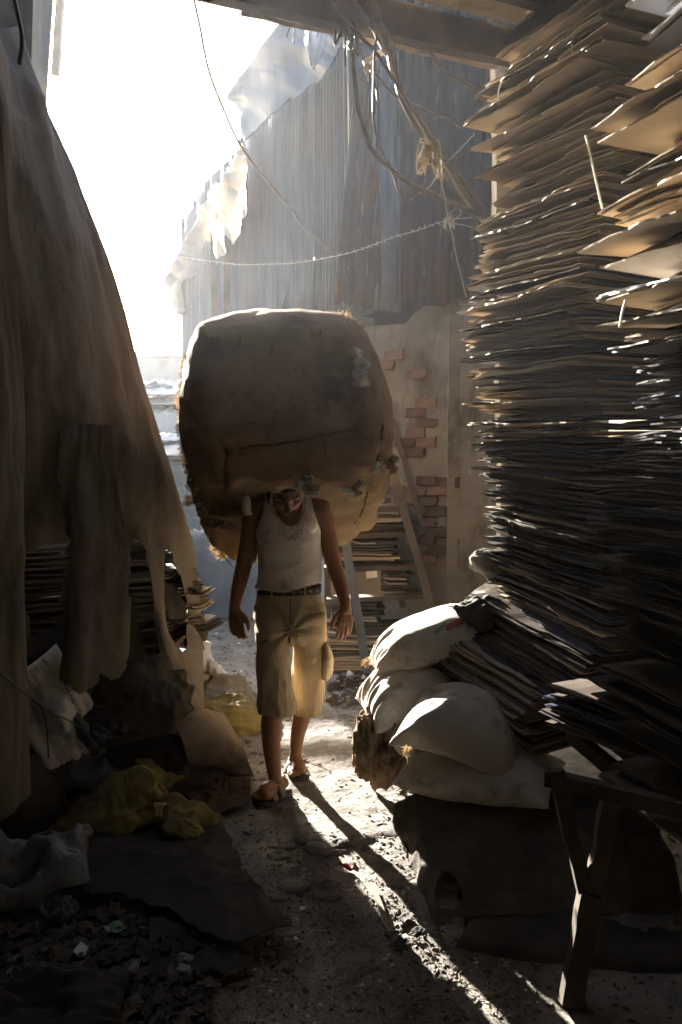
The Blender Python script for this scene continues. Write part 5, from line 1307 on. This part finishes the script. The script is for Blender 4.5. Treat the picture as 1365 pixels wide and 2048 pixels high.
# fibres along the outline, catching the sun
rim = []
for j in range(NB):
    a = th_[j]
    jj = GB[int(NL * .60) + random.randint(-14, 14), j]
    if a < -2.6 or a > 1.2 or (-1.1 < a < -.8): rim += [tuple(jj)] * (3 if abs(abs(a) - 2.9) < .35 or 2.0 < a < 2.6 else 1)
fibres('frayed_fibre', rim, m_fibre, bale, 1100, .022, .0015, 21, lambda p: tuple((p - Vector((-.25, 4.3, 1.75))).normalized() * 1.2))
for k, (u, v) in enumerate([(362, 802), (369, 905), (374, 922), (382, 1000), (432, 1092), (444, 1110)]):
    b0 = at(u + 4, v, 4.45); pts = [tuple(b0 + Vector([random.uniform(-.02, .02) for _ in range(3)])) for _ in range(10)]
    fibres('frayed_tuft', pts, m_fibre, bale, 130, .035, .0018, 40 + k, lambda p: (-.8, 0, -.2))
def string(pts, r=.003, mat=m_fibre):
    m_ = MB(); m_.tube(catmull([at(*p) for p in pts], 24), r, 5); m_.build('loose_string', mat, bale, None, True)
string([(688, 1068, 4.3), (700, 1080, 4.3), (722, 1087, 4.3), (752, 1086, 4.28)])
string([(718, 1058, 4.35), (724, 1052, 4.35), (732, 1056, 4.33)], .004); string([(724, 1050, 4.35), (730, 1062, 4.33)], .003)
string([(440, 1100, 4.4), (452, 1117, 4.38), (468, 1137, 4.3)], .003)

# ================================================================== THE MAN
man = thing('person', 'barefoot-in-sandals man in a white vest and striped knee shorts carrying the burlap bale', 'person', gr(580, 1590))
man['label'] = 'walking man in grimy white vest and striped knee shorts carrying the bale'
class Body(MB):
    def ell(s, rings, n=28):
        """rings: (centre, half width x, half depth y, optional tilt matrix)"""
        Rg = []
        for r in rings:
            c, a, b = Vector(r[0]), r[1], r[2]
            Rg.append([c + Vector((math.cos(q) * a, math.sin(q) * b, 0)) for q in [2 * math.pi * i / n for i in range(n)]])
        R_ = np.array([[tuple(p) for p in r] for r in Rg]); V, Fc = loft(R_); s.add(V, Fc)
    def ball(s, c, r, M_=None):
        b = bmesh.new(); bmesh.ops.create_uvsphere(b, u_segments=20, v_segments=14, radius=1)
        V = []
        for v in b.verts:
            q = Vector((v.co.x * r[0], v.co.y * r[1], v.co.z * r[2])) if hasattr(r, '__len__') else v.co * r
            V.append((M_ @ q if M_ else q) + Vector(c))
        b.verts.ensure_lookup_table(); Fc = [tuple(v.index for v in f.verts) for f in b.faces]; b.free(); s.add(V, Fc)
    def limb(s, pts, rad, n=20, sub=8):
        P = catmull(pts, (len(pts) - 1) * sub + 1); rr_ = np.interp(np.linspace(0, 1, len(P)), np.linspace(0, 1, len(rad)), rad)
        s.tube([Vector(p) for p in P], list(rr_), n); s.ball(P[0], rr_[0]); s.ball(P[-1], rr_[-1])
def remeshed(mb, voxel, smooth=2, name='tmp'):
    me = mesh_of(name, mb.V, mb.F); o = bpy.data.objects.new(name, me); COL.objects.link(o)
    m_ = o.modifiers.new('r', 'REMESH'); m_.mode = 'VOXEL'; m_.voxel_size = voxel
    if smooth: q = o.modifiers.new('s', 'SMOOTH'); q.iterations = smooth; q.factor = .5
    bpy.context.view_layer.update()
    out = bpy.data.meshes.new_from_object(o.evaluated_get(bpy.context.evaluated_depsgraph_get()))
    bpy.data.objects.remove(o); out.name = name
    return out
B = Body()
Yt = 3.93
def T(u, v, dy=0): return at(u, v, Yt + dy)
torso = [(T(581, 1230), .150, .110), (T(580, 1200), .150, .112), (T(580, 1165), .136, .100), (T(580, 1120), .131, .098), (T(578, 1080), .140, .106), (T(577, 1050, .005), .146, .108), (T(577, 1025, .01), .150, .100), (T(577, 1005, .02), .128, .078), (T(577, 990, .03), .08, .055)]
B.ell(torso)
B.ball(T(577, 1050, -.055), (.125, .045, .075))     # chest
# shoulders, trapezius
for s, u in ((-1, 512), (1, 641)):
    B.limb([T(577 + s * 14, 990, .02), T(577 + s * 40, 1004, .02), T(u, 1018, .01)], [.045, .047, .050])
# arms
armR = [T(512, 1018, .01), T(499, 1075, .03), T(488, 1132, .03), T(476, 1180, -.02), T(470, 1215, -.05)]
armL = [T(641, 1020, .01), T(657, 1075, .03), T(668, 1128, .03), T(682, 1172, -.01), T(692, 1212, -.05)]
B.limb(armR, [.052, .043, .038, .033, .024]); B.limb(armL, [.052, .043, .038, .034, .025])
B.ball(T(503, 1045, .02), (.046, .044, .06)); B.ball(T(651, 1045, .02), (.046, .044, .06))
# neck and head
hc = T(574, 985, -.075)
B.limb([T(577, 1000, .05), T(575, 985, .01), hc + Vector((0, .03, -.01))], [.062, .058, .058])
def head_mesh():
    nu, nv = 90, 110
    ph = np.linspace(0.001, np.pi - .001, nu); la = np.linspace(0, 2 * np.pi, nv, endpoint=False)
    P_, L_ = np.meshgrid(ph, la, indexing='ij')
    x = np.sin(P_) * np.sin(L_); y = np.sin(P_) * np.cos(L_); z = np.cos(P_)
    X = x * .074; Y = y * .096; Z = z * .115
    jaw = np.clip(-z, 0, 1); X *= 1 - .30 * jaw ** 1.6; Y = np.where(y > 0, Y * (1 - .06 * jaw), Y * (1 - .35 * jaw))
    X *= 1 + .04 * np.exp(-((z + .05) / .25) ** 2)
    def g(cx, cz, sx, sz, amp):
        nonlocal Y
        Y = Y + amp * np.exp(-((X - cx) / sx) ** 2 - ((Z - cz) / sz) ** 2) * (y > 0)
    g(0, .030, .045, .011, .007); g(-.031, .012, .017, .011, -.013); g(.031, .012, .017, .011, -.013)
    g(0, .002, .0075, .028, .010); g(0, -.018, .011, .012, .019); g(-.012, -.021, .007, .007, .008); g(.012, -.021, .007, .007, .008)
    g(-.042, -.012, .018, .018, .006); g(.042, -.012, .018, .018, .006)
    g(0, -.044, .022, .005, .008); g(0, -.055, .019, .006, .008); g(0, -.0495, .024, .0018, -.006)
    g(0, -.086, .020, .016, .010); g(0, -.068, .022, .006, -.004)
    return np.stack([X, -Y, Z], -1)          # face looks towards -Y
HM = Matrix.Rotation(R(8), 3, 'Z') @ Matrix.Rotation(R(-5), 3, 'Y') @ Matrix.Rotation(R(34), 3, 'X')
Hg = head_mesh(); Hw = Hg @ np.array(HM).T + np.array(hc)
V, Fc = loft(Hw); B.add(V, Fc)
def hp(x, y, z): return HM @ Vector((x, y, z)) + hc
for s in (-1, 1):
    B.ball(hp(s * .074, .008, -.005), (.008, .016, .026), HM)          # ears
# hands
def hand(wr, dirn, side, palmn, sgn, curl, tag_):
    """wr wrist, dirn down the hand, side towards the thumb, palmn palm normal"""
    d, sd_, pn = Vector(dirn).normalized(), Vector(side).normalized(), Vector(palmn).normalized()
    Mx = Matrix((sd_, pn, d)).transposed()
    B.limb([wr - d * .02, wr + d * .02], [.024, .024])
    for k in range(4):                                                  # palm built from metacarpals
        o_ = (k - 1.5) * -.0165
        B.limb([wr + sd_ * o_ * .5 + d * .01, wr + sd_ * o_ + d * .075], [.017, .0125])
    ln = [.074, .082, .076, .058]; 
    for k in range(4):
        o_ = (1.5 - k) * .0200
        b0 = wr + sd_ * o_ + d * .080; p = b0; dd_ = d.copy(); pts = [b0 - d * .02]; pts.append(b0)
        c_ = curl[k]
        for j, f in enumerate((.45, .31, .24)):
            ax = sd_; dd_ = (Matrix.Rotation(c_ * sgn * (.8 + .3 * j), 3, ax) @ dd_).normalized()
            p = p + dd_ * ln[k] * f; pts.append(p)
        B.limb(pts, [.0095, .0092, .0084, .0078, .0066], n=14, sub=4)
    b0 = wr + sd_ * .014 + d * .022
    t1 = b0 + (sd_ * 1.0 + d * .75 + pn * .25).normalized() * .040
    t2 = t1 + (sd_ * .30 + d + pn * .25).normalized() * .034; t3 = t2 + (d + pn * .2 - sd_ * .05).normalized() * .026
    B.limb([b0, t1, t2, t3], [.016, .0125, .0105, .0078], n=14, sub=4)
hand(armR[-1], T(474, 1262, -.09) - T(470, 1215, -.05), (1, -.35, .0), (.35, 1, .1), 1, [.42, .40, .36, .34], 'r')
hand(armL[-1], T(690, 1262, -.08) - T(692, 1212, -.05), (-1, -.35, 0), (-.35, 1, .1), -1, [.26, .22, .20, .24], 'l')
# legs: his right (picture left) is forward
hipR, hipL = T(550, 1215), T(614, 1215)
kneeR, kneeL = at(550, 1408, 3.79), at(612, 1385, 3.97)
ankR, ankL = at(551, 1558, 3.74), at(592, 1508, 4.02)
B.limb([hipR, (hipR + kneeR) / 2 + Vector((0, -.02, 0)), kneeR], [.085, .070, .052]); B.limb([hipL, (hipL + kneeL) / 2 + Vector((.008, 0, 0)), kneeL], [.080, .056, .045])
B.limb([kneeR, at(543, 1450, 3.80), at(544, 1500, 3.78), ankR], [.050, .0485, .040, .030])
B.limb([kneeL, at(602, 1440, 3.99), at(595, 1475, 4.01), ankL], [.045, .042, .034, .028])
def foot(ank, toe, heel_back, zs):
    a, t = Vector(ank), Vector(toe); f = Vector((t.x - a.x, t.y - a.y, 0)); ln = f.length; f.normalize(); sd_ = Vector((-f.y, f.x, 0))
    gl = zs
    h = Vector((a.x, a.y, gl + .030)) - f * heel_back
    B.limb([a, Vector((a.x, a.y, gl + .05)) - f * .01], [.030, .032]); B.ball(h, (.030, .030, .028))
    B.limb([h, Vector((a.x, a.y, gl + .032)) + f * .02, Vector((a.x, a.y, gl + .026)) + f * (ln - .06)], [.029, .033, .026])
    B.limb([a + Vector((0, 0, -.02)), Vector((a.x, a.y, gl + .04)) + f * .07, Vector((a.x, a.y, gl + .022)) + f * (ln - .05)], [.028, .030, .022])
    for k in range(-1, 2): B.limb([h + f * .05 + sd_ * k * .008, Vector((a.x, a.y, gl + .021)) + f * (ln - .04) + sd_ * k * .024], [.022, .018])
    for k in range(5):
        o_ = (k - 2) * .0175; l_ = ln - .015 - abs(k - 1) * .007 - (k == 4) * .01
        b0 = Vector((a.x, a.y, gl + .018)) + f * (ln - .06) + sd_ * o_
        B.limb([b0, Vector((a.x, a.y, gl + .013)) + f * l_ + sd_ * o_], [.012, .0135 if k == (0 if sd_.x > 0 else 4) else .0095], n=12, sub=4)
    return h, f, sd_, ln
toeR, toeL = at(507, 1598, 3.60), at(606, 1556, 3.80)
soleR, soleL = .040, .035
fR = foot(ankR, gr(512, 1606, .04), .05, soleR); fL = foot(ankL, gr(604, 1556, .035), .045, soleL)
body_me = remeshed(B, .0042, 3, 'body')
body = obj('body', body_me, m_skin, man, None, True)
# ---- vest from the body surface
bv = np.array([tuple(v.co) for v in body_me.vertices]); bn = np.array([tuple(v.normal) for v in body_me.vertices])
bf = [tuple(p.vertices) for p in body_me.polygons]
ub, vb = px(bv)
def segd(P, a, b):
    a, b = np.array(a), np.array(b); t = np.clip(((P - a) @ (b - a)) / ((b - a) @ (b - a)), 0, 1)
    return np.linalg.norm(P - (a + t[:, None] * (b - a)), axis=1)
arm_d = np.full(len(bv), 9.)
for A in (armR, armL):
    for i, (a, b_) in enumerate(zip(A, A[1:])): arm_d = np.minimum(arm_d, segd(bv, a, b_) - (.050, .044, .042, .05)[min(i, 3)])
front = [(500, 1190), (505, 1060), (517, 1058), (527, 1030), (531, 1000), (531, 975), (548, 975), (549, 1012), (556, 1036), (569, 1051), (583, 1055), (597, 1049), (606, 1030), (608, 1004), (605, 970), (620, 970), (623, 1002), (629, 1034), (638, 1058), (650, 1062), (655, 1190)]
back = [(500, 1190), (505, 1060), (522, 1040), (540, 985), (615, 985), (632, 1040), (650, 1060), (655, 1190)]
isf = bn[:, 1] < .25
keepv = np.where(isf, inpoly(ub, vb, front), inpoly(ub, vb, back)) & (arm_d > -.004) & (vb < np.interp(ub, [510, 545, 572, 600, 645], [1176, 1184, 1186, 1178, 1163])) & (vb > 970)
off = .007 + .004 * np.clip((vb - 1080) / 60, 0, 1)
wr_ = .0035 * ridge(np.stack([bv[:, 0] * 5 + bv[:, 2] * 4, bv[:, 1] * 3, bv[:, 2] * 13 - bv[:, 0] * 7], -1), 1, 5, 3) * np.clip((vb - 1060) / 70, 0, 1) + .002 * fbm(bv, 12, 3, 3)
hemw = .010 * np.clip((vb - 1165) / 20, 0, 1)
vv = bv + bn * (off + wr_ + hemw)[:, None]
fk = [f for f in bf if all(keepv[i] for i in f)]
vest_me = clean_mesh('vest', vv, np.array([f for f in fk if len(f) == 4]))
vest = obj('vest', vest_me, m_vest, man, None, True)
q = vest.modifiers.new('smooth', 'SMOOTH'); q.iterations = 4; q.factor = .5
q = vest.modifiers.new('thickness', 'SOLIDIFY'); q.thickness = .003; q.offset = 1
# neckline trim
bpy.context.view_layer.update()
btV = BVHTree.FromObject(vest, bpy.context.evaluated_depsgraph_get()); btBd = BVHTree.FromObject(body, bpy.context.evaluated_depsgraph_get())
mo = Vector(man.location)
def onv(u, v, off=.003, bt=None):
    d = (at(u, v, 4) - EYE).normalized(); h = (bt or btV).ray_cast(EYE, d)
    if h[0] is None: h = btBd.ray_cast(EYE, d)
    return (h[0] - d * off) if h[0] is not None else at(u, v, Yt - .1)
def pen(pts, r=.0016, mat=m_ink, name='ink_mark', parent=vest):
    m_ = MB(); m_.tube(catmull([onv(u, v, .0025) for u, v in pts], max(6, 4 * len(pts))), r, 4); return m_
tr = MB()
for A in ([(531, 976), (532, 1000), (528, 1030), (518, 1056)], [(549, 985), (550, 1012), (557, 1036), (570, 1050), (583, 1054), (596, 1048), (605, 1030), (607, 1004), (605, 985)], [(619, 985), (623, 1004), (629, 1034), (637, 1056)]):
    tr.tube(catmull([onv(u, v, .009, btBd) for u, v in A], 26), .0036, 6)
tr.build('neck_trim', m_vest, vest, None, True)
pen_all = MB()
for st in ([(567, 1064), (569, 1071), (574, 1077), (579, 1076), (584, 1071)], [(577, 1075), (581, 1079), (585, 1076), (582, 1071)], [(583, 1071), (598, 1068)], [(587, 1070), (588, 1080)], [(592, 1069), (592, 1080), (588, 1077)], [(596, 1069), (597, 1079)],
           [(601, 1058), (606, 1059)], [(602, 1062), (606, 1062), (604, 1058)], [(603, 1066), (606, 1068), (603, 1070)], [(604, 1073), (607, 1072)], [(610, 1058), (612, 1061), (615, 1059)], [(613, 1064), (615, 1066), (616, 1063)]):
    P = catmull([onv(u, v, .002) for u, v in st], 10); pen_all.tube(P, .0011, 4)
pen_all.build('ink_writing', m_ink, vest)
# ---- eyes, brows, moustache, hair
def facept(x, z, off=.0):
    d = HM @ Vector((0, 1, 0)); o_ = hp(x, -.2, z); h = btBd.ray_cast(o_, d)
    return (h[0] - d * off) if h[0] is not None else hp(x, -.09, z)
for s in (-1, 1):
    m_ = Body(); c = facept(s * .029, .010, -.0085); m_.ball(c, .0105); e = m_.build('eye', m_eye, man, None, True)
    m_ = Body(); m_.ball(c + HM @ Vector((0, -.0085, -.002)), .0055); m_.build('iris', m_iris, e, None, True)
    m_ = MB()
    for k in range(26):
        t = k / 25; x = s * (.014 + .034 * t); z = .028 + .006 * math.sin(t * 2.6)
        p = facept(x, z, .001); m_.tube([p, p + HM @ Vector((s * .007, -.002, .004 - .006 * t))], [.0014, .0007], 4)
    m_.build('eyebrow', m_hair, man)
m_ = MB()
for k in range(80):
    x = random.uniform(-.024, .024); z = -.036 + random.uniform(-.003, .003) - abs(x) * .12; p = facept(x, z, .001)
    m_.tube([p, p + HM @ Vector((x * .25, -.002, -.005))], [.0011, .0006], 3)
m_.build('moustache', m_hair, man)
hv = Hw.reshape(-1, 3); 
nu_, nv_ = Hg.shape[:2]
lx, ly, lz = Hg[..., 0], Hg[..., 1], Hg[..., 2]
nh = Hg / np.linalg.norm(Hg, axis=-1, keepdims=True)
hk = (lz > .062) | ((ly > -.02) & (lz > -.03)) | ((np.abs(lx) > .062) & (ly > -.035) & (lz > .0))
Hh = (Hg + nh * (.010 + .003 * fbm(Hg, 60, 3, 3))[..., None]) @ np.array(HM).T + np.array(hc)
Gh = np.concatenate([Hh, Hh[:, :1]], 1); kk = np.concatenate([hk, hk[:, :1]], 1)
kf = kk[:-1, :-1] & kk[1:, :-1] & kk[:-1, 1:] & kk[1:, 1:]
hair = obj('hair', clean_mesh('hair', Gh.reshape(-1, 3), gfaces(*Gh.shape[:2], kf)), m_hair, man, None, True)
q = hair.modifiers.new('t', 'SOLIDIFY'); q.thickness = .006; q.offset = -1
# thin chain at the neck
m_ = MB(); m_.tube(catmull([onv(604, 985, .004), onv(601, 1000, .004), onv(597, 1015, .004), onv(595, 1032, .004)], 16), .0022, 5); m_.build('neck_string', m_twine, man)
# ---- shorts
S_ = Body()
def ringpx(u0, u1, v, Y, dep): 
    a, b_ = at(u0, v, Y), at(u1, v, Y); return ((a + b_) / 2, (b_ - a).length / 2, dep)
S_.ell([ringpx(517, 640, 1183, 3.93, .112), ringpx(513, 645, 1205, 3.93, .122), ringpx(511, 650, 1235, 3.92, .130), ringpx(513, 651, 1262, 3.91, .122), ringpx(530, 640, 1282, 3.91, .09)], 40)
S_.ell([ringpx(513, 585, 1225, 3.90, .110), ringpx(512, 583, 1262, 3.88, .118), ringpx(514, 580, 1300, 3.83, .095), ringpx(515, 581, 1345, 3.80, .085), ringpx(517, 584, 1385, 3.77, .080), ringpx(518, 589, 1413, 3.76, .078), ringpx(519, 590, 1424, 3.76, .076)], 36)
S_.ell([ringpx(578, 650, 1225, 3.92, .110), ringpx(584, 652, 1262, 3.93, .112), ringpx(588, 652, 1300, 3.95, .095), ringpx(588, 649, 1345, 3.97, .088), ringpx(587, 646, 1385, 3.985, .080), ringpx(588, 643, 1412, 3.99, .078), ringpx(590, 642, 1424, 3.99, .076)], 36)
sm = remeshed(S_, .006, 4, 'shorts')
b = bmesh.new(); b.from_mesh(sm); b.normal_update()
bmesh.ops.delete(b, geom=[f for f in b.faces if (f.normal.z < -.75 and px(np.array([tuple(f.calc_center_median())]))[1][0] > 1395) or (f.normal.z > .75 and px(np.array([tuple(f.calc_center_median())]))[1][0] < 1195)], context='FACES')
for v in b.verts:
    P = np.array([tuple(v.co)]); u_, v_ = px(P); u_, v_ = u_[0], v_[0]
    dcr = math.hypot(u_ - 582, v_ - 1262)
    a_ = math.atan2(v_ - 1262, u_ - 582)
    d_ = .008 * math.exp(-dcr / 60) * math.sin(a_ * 9) + .0075 * float(ridge(P * np.array([1, 1, .35]), 16, 3, 3)[0]) * min(1, max(0, (v_ - 1290) / 60))
    d_ += .007 * float(ridge(np.stack([P[:, 0] * 3, P[:, 1] * 3, P[:, 2] * 22 + P[:, 0] * 6], -1), 1, 7, 3)[0]) * math.exp(-((v_ - 1225) / 45) ** 2)
    v.co += v.normal * d_
b.to_mesh(sm); b.free()
shorts = obj('shorts', sm, m_shorts, man, None, True)
q = shorts.modifiers.new('t', 'SOLIDIFY'); q.thickness = .003; q.offset = 0
bpy.context.view_layer.update()
btS = BVHTree.FromObject(shorts, bpy.context.evaluated_depsgraph_get())
def ons(u, v, off=.003): return onv(u, v, off, btS)
fly = MB(); fly.tube(catmull([ons(581, 1198), ons(581, 1220), ons(580, 1245), ons(579, 1258)], 14), .0022, 5); fly.build('fly_seam', m_seam, shorts)
hm = MB()
for A in ([(520, 1414), (540, 1418), (560, 1417), (590, 1408)], [(588, 1416), (605, 1420), (625, 1422), (643, 1418)]): hm.tube(catmull([ons(*p, .001) for p in A], 16), .0024, 5)
for A in ([(517, 1200), (524, 1212), (512, 1222)], [(622, 1200), (634, 1205), (648, 1206)]): hm.tube(catmull([ons(*p, .001) for p in A], 12), .0022, 5)
hm.build('hem', m_shorts, shorts)
pk = cloth('cargo_pocket', [[at(646, 1285, 3.94), at(650, 1284, 3.90), at(658, 1292, 3.90)], [at(646, 1310, 3.92), at(655, 1308, 3.87), at(662, 1318, 3.92)], [at(645, 1335, 3.92), at(654, 1335, 3.88), at(663, 1342, 3.93)], [at(645, 1352, 3.93), at(652, 1360, 3.90), at(655, 1356, 3.93)]],
           24, 20, m_shorts, shorts, lambda G, S, T: .008 * ridge(G, 20, 3, 3), jag=1.5)
slit = MB(); slit.tube(catmull([ons(522, 1286), ons(530, 1284), ons(537, 1279)], 8), .004, 5); slit.build('pocket_tear', m_seam, shorts)
# ---- belt
nb_ = 72; V = []; Fc = []
for i in range(nb_):
    a = 2 * math.pi * i / nb_; x = math.cos(a); y = math.sin(a)
    c = at(579, 1182, 3.93); tilt = -.035 * x * -1
    for (r_, z_) in ((0, -.017), (.005, -.017), (.005, .017), (0, .017)):
        V.append((c.x + x * (.146 + r_), c.y + y * (.106 + r_), c.z + z_ + .014 * x - .008 * (1 - abs(x)) * (1 if y < 0 else 0)))
for i in range(nb_):
    j = (i + 1) % nb_
    for k in range(4): Fc.append((i*4+k, j*4+k, j*4+(k+1)%4, i*4+(k+1)%4))
belt = obj('belt', mesh_of('belt', V, Fc), m_belt, man)
bpy.context.view_layer.update(); btL = BVHTree.FromObject(belt, bpy.context.evaluated_depsgraph_get())
for k, u in enumerate((536, 545, 553, 561, 569, 588, 604, 621, 634)):
    p = onv(u, 1189 - (u - 579) * .13 + (2 if u < 575 else -1), .002, btL); m_ = MB()
    m_.tube([p + Vector((math.cos(a) * .0052, 0, math.sin(a) * .0052)) for a in [math.pi * 2 * i / 10 for i in range(11)]], .0016, 4, False); m_.build('eyelet', m_metal, belt)
for u in (544, 611):
    p = onv(u, 1189 - (u - 579) * .13, .004, btL); m_ = MB(); m_.bar(p + Vector((0, 0, -.026)), p + Vector((0, 0, .024)), .009, .004, up=Vector((0, 1, 0))); m_.build('belt_loop', m_shorts, shorts)
# ---- sandals
def sandal(F_, zs):
    h, f, sd_, ln = F_; base = Vector((h.x, h.y, 0)); L_ = ln + .085
    out = []
    prof = [(0, .0), (.03, .72), (.15, .88), (.35, .80), (.6, .98), (.8, 1.08), (.93, .9), (.985, .5), (1, 0)]
    for (t, w_) in prof: out.append((t, w_ * .046))
    rings = []
    for z in (.004, .012, zs - .012, zs - .006, zs - .002):
        k = .97 if z < .01 or z > zs - .004 else 1.0
        ts = np.linspace(0, 1, 24); ws_ = np.interp(ts, [a for a, _ in out], [b for _, b in out])
        lp = [base + f * (-.04 + t * L_) + sd_ * q * k for t, q in zip(ts, ws_)] + [base + f * (-.04 + t * L_) - sd_ * q * k for t, q in zip(ts[::-1][1:-1], ws_[::-1][1:-1])]
        rings.append([(p.x, p.y, z) for p in lp])
    V, Fc = loft(np.array(rings)); s_ = obj('sandal', mesh_of('sandal', V, Fc), m_sandal, man, None, True)
    for (t, wd, hh, mat) in ((.42, .034, .058, m_sandal_strap), (.66, .030, .042, m_sandal_strap)):
        c = base + f * (-.04 + t * L_); C = []
        for a in np.linspace(-.1, math.pi + .1, 14):
            q = sd_ * math.cos(a) * .050 + Vector((0, 0, zs - .004 + max(-.004, math.sin(a)) * hh))
            C.append([c + q - f * wd * .5, c + q + f * wd * .5])
        cloth('strap', C, 28, 6, mat, s_, None, th=.004, jag=0)
        m_ = MB(); p = c + Vector((0, 0, zs + hh + .001)); m_.bar(p - f * wd * .5 + sd_ * .02, p + f * wd * .5 + sd_ * .02, .022, .004); m_.build('strap_patch', m_sandal, s_)
sandal(fR, soleR); sandal(fL, soleL)
# ================================================================== DUST HAZE
hz = bpy.data.meshes.new('haze'); b = bmesh.new(); bmesh.ops.create_cube(b, size=1)
for v in b.verts: v.co = Vector((v.co.x * 60, v.co.y * 60 + 12, (v.co.z + .5) * 8.0 - 1.5))
b.to_mesh(hz); b.free()
mh = bpy.data.materials.new('haze'); mh.use_nodes = True; nt = mh.node_tree
nt.nodes.remove(nt.nodes['Principled BSDF']); pv = nt.nodes.new('ShaderNodeVolumePrincipled')
pv.inputs['Color'].default_value = (.9, .93, 1, 1); pv.inputs['Density'].default_value = HAZE; pv.inputs['Anisotropy'].default_value = .72
nt.links.new(pv.outputs[0], nt.nodes['Material Output'].inputs['Volume'])
if HAZE > 0: obj('haze', hz, mh, None, 'stuff')
